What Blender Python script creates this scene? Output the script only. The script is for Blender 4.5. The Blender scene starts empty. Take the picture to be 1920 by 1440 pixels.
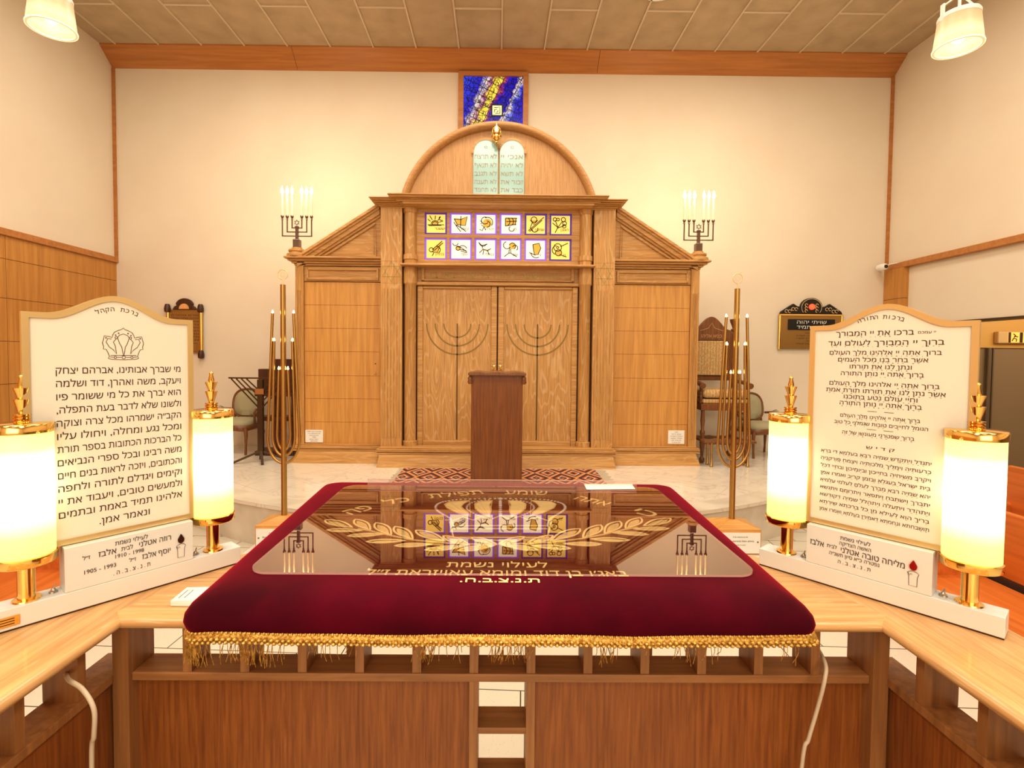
import bpy, bmesh, math, random
from mathutils import Vector, Matrix
from mathutils.geometry import tessellate_polygon
random.seed(7)
scn = bpy.context.scene
COL = scn.collection
PI = math.pi
R = math.radians

# ------------------------------------------------------------------ camera
F, PX, PY_ = 960.0, 938.0, 701.5
PITCH, YAW, ROLL, ZC = R(2.0), R(0.36), R(0.5), 1.55
def ray(u, v, sym=False):
    a = (u - PX) / F; b = -(v - PY_) / F
    yaw = YAW
    if sym: yaw = 0.0
    else:
        c, s = math.cos(ROLL), math.sin(ROLL); a, b = a*c - b*s, a*s + b*c
    y = math.cos(PITCH) + b*math.sin(PITCH); z = -math.sin(PITCH) + b*math.cos(PITCH); x = a
    X = x*math.cos(yaw) + y*math.sin(yaw); Y = -x*math.sin(yaw) + y*math.cos(yaw)
    return X/Y, z/Y
def WY(u, v, Y):                     # real place of a measured point at depth Y
    a, b = ray(u, v); return Vector((a*Y, Y, ZC + b*Y))
def WZ(u, v, z):                     # ... on a horizontal plane
    a, b = ray(u, v); Y = (z - ZC)/b; return Vector((a*Y, Y, z))
def S(du, v, Y):                     # half width and height about the middle axis of the ark
    a, b = ray(PX + du, v, True); return a*Y, ZC + b*Y
def SX(du, Y): return S(du, 620, Y)[0]
def SZ(v, Y): return S(0, v, Y)[1]

cam = bpy.data.cameras.new('camera'); co = bpy.data.objects.new('camera', cam); COL.objects.link(co)
cam.sensor_width = 36; cam.lens = 18.0; cam.sensor_fit = 'HORIZONTAL'
cam.shift_x = (960 - PX)/1920; cam.shift_y = -(720 - PY_)/1920
cam.clip_start = 0.02
co.matrix_world = Matrix.Translation((0, 0, ZC)) @ Matrix.Rotation(-YAW, 4, 'Z') @ Matrix.Rotation(PI/2 - PITCH, 4, 'X') @ Matrix.Rotation(ROLL, 4, 'Z')
scn.camera = co

# ------------------------------------------------------------------ materials
MATS = {}
def mat(name, color=(.8, .8, .8), rough=.5, metal=0.0, **k):
    m = bpy.data.materials.new(name); m.use_nodes = True; MATS[name] = m
    b = m.node_tree.nodes['Principled BSDF']
    b.inputs['Base Color'].default_value = (*color, 1)
    b.inputs['Roughness'].default_value = rough; b.inputs['Metallic'].default_value = metal
    for kk, vv in k.items():
        n = kk.replace('_', ' ')
        b.inputs[n].default_value = vv
    return m
def nt(m): return m.node_tree.nodes, m.node_tree.links, m.node_tree.nodes['Principled BSDF']
def ramp(n, stops):
    r = n.new('ShaderNodeValToRGB')
    e = r.color_ramp.elements
    while len(e) < len(stops): e.new(0.5)
    for i, (p, c) in enumerate(stops):
        e[i].position = p; e[i].color = (*c, 1)
    return r
def wood(name, dark, light, axis='Z', rough=.45, cerused=0.0, scale=1.0, cath=0.25, coat=0.0):
    m = mat(name, light, rough); n, l, b = nt(m)
    tc = n.new('ShaderNodeTexCoord'); mp = n.new('ShaderNodeMapping')
    lo, hi = 1.3*scale, 26*scale
    sc = {'X': (lo, hi, hi), 'Y': (hi, lo, hi), 'Z': (hi, hi, lo)}[axis]
    mp.inputs['Scale'].default_value = sc
    l.new(tc.outputs['Object'], mp.inputs['Vector'])
    no = n.new('ShaderNodeTexNoise'); no.inputs['Scale'].default_value = 1.6; no.inputs['Detail'].default_value = 6
    no.inputs['Distortion'].default_value = .4
    l.new(mp.outputs[0], no.inputs['Vector'])
    r = ramp(n, [(.3, dark), (.68, light)])
    l.new(no.outputs['Fac'], r.inputs[0])
    out = r.outputs[0]
    # broad cathedral figure
    mp2 = n.new('ShaderNodeMapping'); lo2, hi2 = .7*scale, 5*scale
    mp2.inputs['Scale'].default_value = {'X': (lo2, hi2, hi2), 'Y': (hi2, lo2, hi2), 'Z': (hi2, hi2, lo2)}[axis]
    l.new(tc.outputs['Object'], mp2.inputs['Vector'])
    n2 = n.new('ShaderNodeTexNoise'); n2.inputs['Scale'].default_value = 1.0; n2.inputs['Detail'].default_value = 1.5
    l.new(mp2.outputs[0], n2.inputs['Vector'])
    mu = n.new('ShaderNodeMath'); mu.operation = 'MULTIPLY'; mu.inputs[1].default_value = 90
    l.new(n2.outputs['Fac'], mu.inputs[0])
    si = n.new('ShaderNodeMath'); si.operation = 'SINE'; l.new(mu.outputs[0], si.inputs[0])
    mr = n.new('ShaderNodeMapRange'); mr.inputs['From Min'].default_value = .55; mr.inputs['From Max'].default_value = 1
    mr.inputs['To Max'].default_value = cath
    l.new(si.outputs[0], mr.inputs['Value'])
    mx = n.new('ShaderNodeMixRGB'); mx.inputs['Color2'].default_value = (*[c*.6 for c in dark], 1)
    if cerused: mx.inputs['Color2'].default_value = (.80, .62, .40, 1)
    l.new(mr.outputs[0], mx.inputs['Fac']); l.new(out, mx.inputs['Color1'])
    out = mx.outputs[0]
    if cerused:
        n3 = n.new('ShaderNodeTexNoise'); n3.inputs['Scale'].default_value = 5; n3.inputs['Detail'].default_value = 3
        l.new(mp.outputs[0], n3.inputs['Vector'])
        m3 = n.new('ShaderNodeMapRange'); m3.inputs['From Min'].default_value = .58; m3.inputs['From Max'].default_value = .75
        m3.inputs['To Max'].default_value = cerused
        l.new(n3.outputs['Fac'], m3.inputs['Value'])
        mx3 = n.new('ShaderNodeMixRGB'); mx3.inputs['Color2'].default_value = (.85, .68, .45, 1)
        l.new(m3.outputs[0], mx3.inputs['Fac']); l.new(out, mx3.inputs['Color1']); out = mx3.outputs[0]
    l.new(out, b.inputs['Base Color'])
    bu = n.new('ShaderNodeBump'); bu.inputs['Strength'].default_value = .12; bu.inputs['Distance'].default_value = .003
    l.new(no.outputs['Fac'], bu.inputs['Height']); l.new(bu.outputs[0], b.inputs['Normal'])
    b.inputs['Coat Weight'].default_value = coat
    return m
def emis(name, color, strength, base=(.9, .85, .7)):
    m = mat(name, base, .4); n, l, b = nt(m)
    b.inputs['Emission Color'].default_value = (*color, 1); b.inputs['Emission Strength'].default_value = strength
    return m
def noisy(m, c1, c2, scale=4, detail=4, lo=.35, hi=.65, bump=0.0, bd=.002, vec='Object'):
    n, l, b = nt(m)
    tc = n.new('ShaderNodeTexCoord'); no = n.new('ShaderNodeTexNoise'); no.inputs['Scale'].default_value = scale; no.inputs['Detail'].default_value = detail
    l.new(tc.outputs[vec], no.inputs['Vector'])
    r = ramp(n, [(lo, c1), (hi, c2)]); l.new(no.outputs['Fac'], r.inputs[0]); l.new(r.outputs[0], b.inputs['Base Color'])
    if bump:
        bu = n.new('ShaderNodeBump'); bu.inputs['Strength'].default_value = bump; bu.inputs['Distance'].default_value = bd
        l.new(no.outputs['Fac'], bu.inputs['Height']); l.new(bu.outputs[0], b.inputs['Normal'])
    return m, r, no, tc

oak_dk, oak_lt = (.43, .220, .062), (.63, .355, .115)
M_oak = wood('ark_oak_vertical', oak_dk, oak_lt, 'Z', .45, cerused=.35, cath=.0)
M_oakfig = wood('ark_oak_figured', oak_dk, oak_lt, 'Z', .45, cerused=.3, cath=.28)
M_oakx = wood('ark_oak_horizontal', oak_dk, oak_lt, 'X', .45, cerused=.3, cath=.15)
M_oakpanel = wood('ark_oak_veneer', (.50, .245, .062), (.66, .350, .10), 'Z', .42, cerused=.12, scale=.7, cath=0)
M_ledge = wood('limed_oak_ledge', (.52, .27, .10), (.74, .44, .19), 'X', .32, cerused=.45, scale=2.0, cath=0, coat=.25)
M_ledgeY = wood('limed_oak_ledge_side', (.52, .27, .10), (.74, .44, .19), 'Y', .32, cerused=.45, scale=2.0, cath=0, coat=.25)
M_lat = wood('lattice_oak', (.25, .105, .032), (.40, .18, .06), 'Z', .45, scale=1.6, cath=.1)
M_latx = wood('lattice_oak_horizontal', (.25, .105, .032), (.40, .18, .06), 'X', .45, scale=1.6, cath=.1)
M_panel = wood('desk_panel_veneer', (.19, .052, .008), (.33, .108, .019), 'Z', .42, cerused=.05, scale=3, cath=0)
M_maho = wood('mahogany', (.14, .038, .005), (.24, .075, .010), 'Z', .4, scale=1.2, cath=.0, coat=.2)
M_maho2 = wood('carved_walnut', (.14, .050, .014), (.26, .10, .030), 'Z', .38, scale=1.5, cath=0, coat=.2)
M_dark = wood('dark_stained_wood', (.045, .014, .006), (.10, .035, .014), 'Z', .4, cath=0)
M_beam = wood('beech_beam', (.42, .165, .042), (.55, .235, .065), 'X', .4, scale=.5, cath=.05)
M_pew = wood('orange_pew_wood', (.50, .135, .022), (.66, .20, .038), 'Y', .35, scale=.6, cath=0, coat=.2)
M_gold = mat('polished_gold', (.95, .62, .20), .12, 1)
M_brass = mat('satin_brass', (.50, .31, .10), .36, 1)
M_goldframe = mat('gold_frame', (.90, .68, .34), .32, .7)
M_silver = mat('polished_silver', (.24, .17, .14), .18, 1)
M_bronze = mat('dark_bronze', (.13, .09, .05), .35, .9)
M_inlay = mat('brass_inlay', (.26, .165, .035), .4, .3)
M_inlaydk = mat('dark_inlay', (.16, .085, .02), .4, .4)
M_starinlay = mat('star_inlay', (.34, .27, .07), .4, .3)
M_black = mat('black_lettering', (.045, .022, .010), .6)
M_grey = mat('grey_lettering', (.16, .15, .14), .6)
M_white = mat('white_lacquer', (.80, .78, .74), .3)
M_plast = mat('white_plastic', (.85, .84, .80), .35)
M_goldtxt = mat('gold_lettering', (.36, .25, .05), .4, .3)
M_gap = mat('shadow_gap', (.05, .02, .008), .8)
M_green = mat('celadon_upholstery', (.42, .38, .24), .85)
M_paper = mat('white_paper', (.86, .84, .78), .7)
M_red = mat('ruby_glass', (.25, .0, .0), .1, 0, Emission_Color=(1, .02, .01, 1), Emission_Strength=.06)
M_redlit = emis('lit_red_emblem', (1, .06, .02), 2.5, (.5, 0, 0))
M_cord = mat('cream_cable', (.62, .50, .36), .45)
M_steel = mat('brushed_steel', (.5, .48, .44), .3, 1)

# velvet
M_velvet = mat('crimson_velvet', (.17, .0, .012), .85, 0)
n_, l_, b_ = nt(M_velvet)
b_.inputs['Sheen Weight'].default_value = .7; b_.inputs['Sheen Roughness'].default_value = .35
b_.inputs['Sheen Tint'].default_value = (.75, .02, .06, 1); b_.inputs['Specular IOR Level'].default_value = .1
noisy(M_velvet, (.045, .0, .005), (.105, .0, .010), 7, 5, .3, .7, .3, .004)
# embroidery thread, with a slight glow added to brighten it under the acrylic
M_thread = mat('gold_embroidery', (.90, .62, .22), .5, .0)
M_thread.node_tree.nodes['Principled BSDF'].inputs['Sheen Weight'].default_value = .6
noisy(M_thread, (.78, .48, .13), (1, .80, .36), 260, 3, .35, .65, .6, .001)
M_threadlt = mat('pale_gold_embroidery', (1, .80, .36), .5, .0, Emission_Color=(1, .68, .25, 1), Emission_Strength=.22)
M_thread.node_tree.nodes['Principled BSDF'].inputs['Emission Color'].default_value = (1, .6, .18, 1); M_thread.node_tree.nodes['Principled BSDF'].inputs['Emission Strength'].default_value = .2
M_pearl = mat('pearl_beads', (.98, .90, .84), .25, 0)
M_fringe = mat('gold_fringe', (.66, .38, .07), .4, .5)
noisy(M_fringe, (.42, .20, .02), (.90, .58, .16), 180, 3, .35, .65, .8, .002)
# plaster
M_wall = mat('cream_plaster', (.78, .69, .56), .85)
noisy(M_wall, (.77, .67, .545), (.80, .715, .59), 1.2, 5, .3, .7, .05, .003)
# wainscot plywood with grooves
M_wains = wood('wainscot_plywood', (.46, .205, .042), (.60, .29, .07), 'Z', .42, scale=.5, cath=.05)
# ceiling tiles (plain acoustic board)
M_ceil = mat('acoustic_tile', (.38, .285, .18), .9)
noisy(M_ceil, (.44, .34, .225), (.54, .425, .29), 3.5, 8, .3, .7, .1, .003)
M_strip = mat('ceiling_strip', (.66, .55, .41), .7)
# marble
M_marble = mat('white_marble', (.7, .62, .5), .16)
n_, l_, b_ = nt(M_marble)
tc = n_.new('ShaderNodeTexCoord'); no = n_.new('ShaderNodeTexNoise'); no.inputs['Scale'].default_value = 1.8; no.inputs['Detail'].default_value = 9; no.inputs['Distortion'].default_value = 1.6
l_.new(tc.outputs['Object'], no.inputs['Vector'])
r_ = ramp(n_, [(.38, (.82, .76, .66)), (.49, (.80, .73, .63)), (.505, (.66, .60, .52)), (.52, (.80, .74, .64)), (.7, (.86, .80, .70))])
l_.new(no.outputs['Fac'], r_.inputs[0])
mp = n_.new('ShaderNodeMapping'); mp.inputs['Rotation'].default_value = (0, 0, R(38)); mp.inputs['Location'].default_value = (.2, .1, 0)
l_.new(tc.outputs['Object'], mp.inputs['Vector'])
br = n_.new('ShaderNodeTexBrick'); br.offset = 0.5; br.inputs['Scale'].default_value = 1; br.inputs['Mortar Size'].default_value = .004
br.inputs['Brick Width'].default_value = .9; br.inputs['Row Height'].default_value = .6
br.inputs['Mortar'].default_value = (.62, .57, .48, 1)
l_.new(mp.outputs[0], br.inputs['Vector']); l_.new(r_.outputs[0], br.inputs['Color1']); l_.new(r_.outputs[0], br.inputs['Color2'])
l_.new(br.outputs['Color'], b_.inputs['Base Color'])
M_marbleside = mat('grey_marble', (.6, .53, .42), .3)
noisy(M_marbleside, (.60, .54, .44), (.76, .70, .59), 2.6, 10, .35, .62)
# terrazzo floor
M_floor = mat('terrazzo', (.6, .55, .45), .35)
n_, l_, b_ = nt(M_floor)
tc = n_.new('ShaderNodeTexCoord'); vo = n_.new('ShaderNodeTexVoronoi'); vo.inputs['Scale'].default_value = 55
l_.new(tc.outputs['Object'], vo.inputs['Vector'])
r_ = ramp(n_, [(.0, (.30, .22, .13)), (.10, (.62, .56, .45)), (.2, (.70, .65, .54))]); l_.new(vo.outputs['Distance'], r_.inputs[0])
br = n_.new('ShaderNodeTexBrick'); br.offset = 0.5; br.inputs['Scale'].default_value = 1; br.inputs['Mortar Size'].default_value = .004
br.inputs['Brick Width'].default_value = .6; br.inputs['Row Height'].default_value = .3; br.inputs['Mortar'].default_value = (.08, .07, .05, 1)
mp = n_.new('ShaderNodeMapping'); mp.inputs['Rotation'].default_value = (0, 0, R(3))
l_.new(tc.outputs['Object'], mp.inputs['Vector']); l_.new(mp.outputs[0], br.inputs['Vector'])
l_.new(r_.outputs[0], br.inputs['Color1']); l_.new(r_.outputs[0], br.inputs['Color2']); l_.new(br.outputs['Color'], b_.inputs['Base Color'])

# lights / glows
M_flame = emis('bulb_flame', (1, .80, .42), 60)
M_bulb = emis('small_bulb', (1, .72, .32), 26)
M_candle = mat('ivory_candle', (.85, .68, .42), .45, 0, Emission_Color=(1, .75, .42, 1), Emission_Strength=.12)
# frosted tube: hottest over the lamp inside, greener at the ends
M_shade = mat('frosted_glass_tube', (.9, .88, .6), .4)
n_, l_, b_ = nt(M_shade)
tc = n_.new('ShaderNodeTexCoord'); sp = n_.new('ShaderNodeSeparateXYZ'); l_.new(tc.outputs['Generated'], sp.inputs[0])
r_ = ramp(n_, [(0, (.80, .78, .20)), (.16, (.86, .82, .26)), (.34, (2.2, 1.9, .9)), (.5, (4, 3.6, 2.4)), (.68, (3, 2.7, 1.5)), (.84, (.98, .90, .32)), (1, (.80, .70, .22))])
l_.new(sp.outputs[2], r_.inputs[0]); l_.new(r_.outputs[0], b_.inputs['Emission Color']); b_.inputs['Emission Strength'].default_value = 1.0
b_.inputs['Base Color'].default_value = (.3, .28, .15, 1)
M_pend = mat('opal_pendant_glass', (.40, .30, .18), .4)
n_, l_, b_ = nt(M_pend)
tc = n_.new('ShaderNodeTexCoord'); sp = n_.new('ShaderNodeSeparateXYZ'); l_.new(tc.outputs['Generated'], sp.inputs[0])
r_ = ramp(n_, [(0, (1.3, 1.0, .5)), (.3, (1.6, 1.35, .8)), (.6, (1.0, .72, .36)), (1, (.55, .38, .18))])
l_.new(sp.outputs[2], r_.inputs[0]); l_.new(r_.outputs[0], b_.inputs['Emission Color']); b_.inputs['Emission Strength'].default_value = .42
M_lampin = emis('pendant_bulb', (1, .9, .7), 8)
# translucent board lit from behind at the lower part by its own tubes
M_board = mat('opal_board', (.88, .80, .68), .35)

# tiles
M_tileW = emis('lit_white_glass', (1, .93, .72), .55, (.8, .75, .5))
M_tileY = emis('lit_yellow_glass', (1, .72, .16), .45, (.8, .6, .15))
M_purple = emis('violet_glass', (.10, .04, .50), .3, (.08, .02, .3))
M_violet = emis('pale_violet_glass', (.26, .11, .80), .55, (.25, .12, .5))
M_sketch = mat('brown_ink', (.035, .014, .002), .8)
M_sketchY = emis('amber_glass_stain', (.85, .50, .05), .35, (.55, .35, .05))
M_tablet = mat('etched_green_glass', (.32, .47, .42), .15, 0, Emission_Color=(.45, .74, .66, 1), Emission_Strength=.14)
M_tabtxt = mat('tablet_lettering', (.42, .34, .22), .5)
# stained window: slanted lead grid, blue with yellow and red streaks
M_glass = mat('stained_glass', (.1, .05, .5), .2)
n_, l_, b_ = nt(M_glass)
tc = n_.new('ShaderNodeTexCoord'); mp = n_.new('ShaderNodeMapping'); mp.inputs['Rotation'].default_value = (0, R(-26), 0)
l_.new(tc.outputs['Object'], mp.inputs['Vector'])
sp = n_.new('ShaderNodeSeparateXYZ'); l_.new(mp.outputs[0], sp.inputs[0])
no = n_.new('ShaderNodeTexNoise'); no.inputs['Scale'].default_value = 9; no.inputs['Detail'].default_value = 5; l_.new(tc.outputs['Object'], no.inputs['Vector'])
ad = n_.new('ShaderNodeMath'); ad.operation = 'MULTIPLY_ADD'; ad.inputs[1].default_value = .30
l_.new(no.outputs['Fac'], ad.inputs[0]); l_.new(sp.outputs[0], ad.inputs[2])
mr = n_.new('ShaderNodeMapRange'); mr.inputs['From Min'].default_value = -.50; mr.inputs['From Max'].default_value = .80
l_.new(ad.outputs[0], mr.inputs['Value'])
B_ = (.03, .02, .55); D_ = (.05, .09, .75)
r_ = ramp(n_, [(0, D_), (.26, B_), (.33, (.9, .75, .6)), (.36, (.35, .03, .2)), (.42, (1, .75, .03)), (.47, (1, .8, .1)), (.50, (.5, .04, .08)), (.55, B_), (.66, (.02, .01, .45)), (.70, (.95, .75, .6)), (.73, (.25, .3, .8)), (.78, B_), (.93, (.03, .02, .6)), (1, D_)])
l_.new(mr.outputs[0], r_.inputs[0])
vo = n_.new('ShaderNodeTexVoronoi'); vo.feature = 'DISTANCE_TO_EDGE'; vo.inputs['Scale'].default_value = 14; l_.new(mp.outputs[0], vo.inputs['Vector'])
r2 = ramp(n_, [(.02, (.0, .0, .01)), (.08, (1, 1, 1))]); l_.new(vo.outputs['Distance'], r2.inputs[0])
mm = n_.new('ShaderNodeMixRGB'); mm.blend_type = 'MULTIPLY'; mm.inputs[0].default_value = .9
l_.new(r_.outputs[0], mm.inputs[1]); l_.new(r2.outputs[0], mm.inputs[2])
l_.new(mm.outputs[0], b_.inputs['Emission Color']); b_.inputs['Emission Strength'].default_value = .8
b_.inputs['Specular IOR Level'].default_value = .1
b_.inputs['Base Color'].default_value = (.01, .005, .05, 1)
M_lead = mat('window_lead', (.005, .004, .01), .5)
M_winyel = emis('window_yellow_glass', (.95, .85, .35), .9, (.8, .7, .2))
# acrylic
M_acr = bpy.data.materials.new('clear_acrylic'); M_acr.use_nodes = True
n_, l_ = M_acr.node_tree.nodes, M_acr.node_tree.links
n_.remove(n_['Principled BSDF'])
tr = n_.new('ShaderNodeBsdfTransparent'); gl = n_.new('ShaderNodeBsdfGlossy'); gl.inputs['Roughness'].default_value = .012
tr.inputs[0].default_value = (1, .98, .98, 1); gl.inputs[0].default_value = (1, .88, .82, 1)
fr = n_.new('ShaderNodeFresnel'); fr.inputs[0].default_value = 1.5
mu = n_.new('ShaderNodeMath'); mu.operation = 'MULTIPLY_ADD'; mu.use_clamp = True; mu.inputs[1].default_value = 2.4; mu.inputs[2].default_value = .0
l_.new(fr.outputs[0], mu.inputs[0]); ms = n_.new('ShaderNodeMixShader'); l_.new(mu.outputs[0], ms.inputs[0])
l_.new(tr.outputs[0], ms.inputs[1]); l_.new(gl.outputs[0], ms.inputs[2]); l_.new(ms.outputs[0], n_['Material Output'].inputs[0])
# rug
M_rug = mat('kilim_weave', (.4, .15, .08), .95)
n_, l_, b_ = nt(M_rug)
tc = n_.new('ShaderNodeTexCoord'); sp = n_.new('ShaderNodeSeparateXYZ'); l_.new(tc.outputs['Object'], sp.inputs[0])
def tri(src, sc_):
    a = n_.new('ShaderNodeMath'); a.operation = 'PINGPONG'; a.inputs[1].default_value = sc_; l_.new(src, a.inputs[0]); return a.outputs[0]
ax_ = tri(sp.outputs[0], .17); ay_ = tri(sp.outputs[1], .28)
m1 = n_.new('ShaderNodeMath'); m1.operation = 'MULTIPLY'; m1.inputs[1].default_value = .6; l_.new(ay_, m1.inputs[0])
a1 = n_.new('ShaderNodeMath'); a1.operation = 'ADD'; l_.new(ax_, a1.inputs[0]); l_.new(m1.outputs[0], a1.inputs[1])
m2 = n_.new('ShaderNodeMath'); m2.operation = 'MULTIPLY'; m2.inputs[1].default_value = 5.2; l_.new(a1.outputs[0], m2.inputs[0])
fr2 = n_.new('ShaderNodeMath'); fr2.operation = 'FRACT'; l_.new(m2.outputs[0], fr2.inputs[0])
r_ = ramp(n_, [(0, (.07, .03, .025)), (.2, (.50, .13, .06)), (.36, (.75, .55, .35)), (.46, (.05, .04, .04)), (.62, (.55, .16, .07)), (.76, (.68, .40, .16)), (.9, (.22, .05, .04))])
r_.color_ramp.interpolation = 'CONSTANT'
l_.new(fr2.outputs[0], r_.inputs[0]); l_.new(r_.outputs[0], b_.inputs['Base Color'])
# brocade upholstery
M_broc = mat('brocade_fabric', (.6, .45, .2), .8)
n_, l_, b_ = nt(M_broc)
tc = n_.new('ShaderNodeTexCoord'); wv = n_.new('ShaderNodeTexWave'); wv.bands_direction = 'X'; wv.inputs['Scale'].default_value = 7; l_.new(tc.outputs['Object'], wv.inputs['Vector'])
ck = n_.new('ShaderNodeTexVoronoi'); ck.inputs['Scale'].default_value = 28; ck.distance = 'MANHATTAN'; l_.new(tc.outputs['Object'], ck.inputs['Vector'])
mx = n_.new('ShaderNodeMixRGB'); mx.blend_type = 'MIX'; mx.inputs[0].default_value = .5; l_.new(wv.outputs['Color'], mx.inputs[1]); l_.new(ck.outputs['Distance'], mx.inputs[2])
r_ = ramp(n_, [(.15, (.36, .24, .09)), (.5, (.66, .50, .26)), (.75, (.50, .28, .10))]); l_.new(mx.outputs[0], r_.inputs[0]); l_.new(r_.outputs[0], b_.inputs['Base Color'])

# ------------------------------------------------------------------ mesh builder
class MB:
    def __init__(s): s.v = []; s.f = []; s.sm = []
    def add(s, vs, fs, smooth=False):
        k = len(s.v); s.v += [tuple(x) for x in vs]; s.f += [tuple(i + k for i in f) for f in fs]; s.sm += [smooth]*len(fs); return s
    def box(s, x0, x1, y0, y1, z0, z1):
        x0, x1 = min(x0, x1), max(x0, x1); y0, y1 = min(y0, y1), max(y0, y1); z0, z1 = min(z0, z1), max(z0, z1)
        return s.add([(x0,y0,z0),(x1,y0,z0),(x1,y1,z0),(x0,y1,z0),(x0,y0,z1),(x1,y0,z1),(x1,y1,z1),(x0,y1,z1)],
                     [(0,3,2,1),(4,5,6,7),(0,1,5,4),(1,2,6,5),(2,3,7,6),(3,0,4,7)])
    def loft(s, rings, cap=True, smooth=True, closed=True):
        k = len(rings[0]); vs = [p for r in rings for p in r]; fs = []
        for i in range(len(rings)-1):
            for j in range(k if closed else k-1):
                a, b = i*k+j, i*k+(j+1) % k; fs.append((a, b, b+k, a+k))
        s.add(vs, fs, smooth)
        if cap:
            s.add(rings[0], [tuple(range(k))[::-1]]); s.add(rings[-1], [tuple(range(k))])
        return s
    def lathe(s, prof, c=(0, 0, 0), n=24, axis='Z', cap=True):
        rings = []
        for r, h in prof:
            ring = []
            for i in range(n):
                a = 2*PI*i/n; p = (r*math.cos(a), r*math.sin(a), h)
                if axis == 'Y': p = (p[0], h, -p[1])
                if axis == 'X': p = (h, p[0], p[1])
                ring.append((p[0]+c[0], p[1]+c[1], p[2]+c[2]))
            rings.append(ring)
        return s.loft(rings, cap)
    def tube(s, pts, r, n=10, cap=True, radii=None):
        pts = [Vector(p) for p in pts]; rings = []
        t0 = (pts[1]-pts[0]).normalized()
        up = Vector((0, 0, 1)) if abs(t0.z) < .9 else Vector((1, 0, 0))
        nrm = t0.cross(up).normalized()
        for i, p in enumerate(pts):
            t = ((pts[min(i+1, len(pts)-1)] - p).normalized() + (p - pts[max(i-1, 0)]).normalized())
            if t.length < 1e-6: t = t0
            t.normalize(); nrm = (nrm - t*nrm.dot(t)); nrm.normalize(); bi = t.cross(nrm)
            rr = radii[i] if radii else r
            rings.append([tuple(p + nrm*rr*math.cos(2*PI*j/n) + bi*rr*math.sin(2*PI*j/n)) for j in range(n)])
        return s.loft(rings, cap)
    def bar(s, a, b, w, h, up=(0, 0, 1)):
        a, b = Vector(a), Vector(b); d = (b-a).normalized(); up = Vector(up); x = d.cross(up).normalized(); y = x.cross(d)
        q = [x*w/2+y*h/2, -x*w/2+y*h/2, -x*w/2-y*h/2, x*w/2-y*h/2]
        return s.loft([[tuple(a+k) for k in q], [tuple(b+k) for k in q]], True, False)
    def prism(s, poly, f0, f1):       # poly: list of 2D; f0,f1: functions 2D -> 3D
        k = len(poly); A = [f0(*p) for p in poly]; B = [f1(*p) for p in poly]
        s.add(A + B, [tuple(range(k)), tuple(range(k, 2*k))[::-1]] + [(i, i+k, (i+1) % k + k, (i+1) % k) for i in range(k)])
        return s
    def xz(s, poly, y0, y1): return s.prism(poly, lambda a, b: (a, y0, b), lambda a, b: (a, y1, b))
    def xy(s, poly, z0, z1): return s.prism(poly, lambda a, b: (a, b, z0), lambda a, b: (a, b, z1))
    def yz(s, poly, x0, x1): return s.prism(poly, lambda a, b: (x0, a, b), lambda a, b: (x1, a, b))
    def ribbon(s, pts, w, fn, closed=False):   # flat stroke in a plane; fn maps 2D -> 3D
        pts = [Vector((p[0], p[1])) for p in pts]; L, Rr = [], []; n = len(pts)
        for i, p in enumerate(pts):
            a = pts[(i-1) % n] if (closed or i > 0) else p; b = pts[(i+1) % n] if (closed or i < n-1) else p
            d = b - a
            if d.length < 1e-9: d = Vector((1, 0))
            d.normalize(); q = Vector((-d.y, d.x))*w/2; L.append(fn(*(p+q))); Rr.append(fn(*(p-q)))
        fs = [(i, (i+1) % n, (i+1) % n + n, i+n) for i in range(n if closed else n-1)]
        return s.add(L + Rr, fs)
    def sphere(s, c, r, n=12, m=8, sz=1.0):
        return s.lathe([(max(r*math.sin(PI*i/m), 1e-4), -r*sz*math.cos(PI*i/m)) for i in range(m+1)], c, n)
    def xf(s, M, k=0): s.v[k:] = [tuple(M @ Vector(p)) for p in s.v[k:]]; return s
    def build(s, name, m=None, parent=None, bevel=0, loc=None, seg=2):
        me = bpy.data.meshes.new(name); me.from_pydata(s.v, [], s.f); me.update()
        if m: me.materials.append(m)
        bm = bmesh.new(); bm.from_mesh(me); bmesh.ops.recalc_face_normals(bm, faces=bm.faces)
        bm.to_mesh(me); bm.free()
        me.polygons.foreach_set('use_smooth', s.sm)
        if any(s.sm): me.set_sharp_from_angle(angle=R(50))
        o = bpy.data.objects.new(name, me); COL.objects.link(o)
        if parent: o.parent = parent
        if loc: o.location = loc
        if bevel:
            md = o.modifiers.new('bevel', 'BEVEL'); md.width = bevel; md.segments = seg; md.limit_method = 'ANGLE'; md.angle_limit = R(40)
        return o
def tag(o, label=None, cat=None, group=None, kind=None):
    if label: o['label'] = label
    if cat: o['category'] = cat
    if group: o['group'] = group
    if kind: o['kind'] = kind
    return o
def thing(name, label, cat, loc=(0, 0, 0), rz=0, group=None):
    o = bpy.data.objects.new(name, None); COL.objects.link(o); o.location = loc; o.rotation_euler = (0, 0, rz); o.empty_display_size = .1
    return tag(o, label, cat, group)
def struct(o): o['kind'] = 'structure'; return o
def children(o): return [c for c in bpy.data.objects if c.parent == o]
def copy_tree(o, parent=None):
    c = o.copy(); COL.objects.link(c); c.parent = parent
    for ch in children(o): copy_tree(ch, c)
    return c
def circ(cx, cy, r, a0=0, a1=360, n=24): return [(cx + r*math.cos(R(a0+(a1-a0)*i/n)), cy + r*math.sin(R(a0+(a1-a0)*i/n))) for i in range(n+1)]

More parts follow.
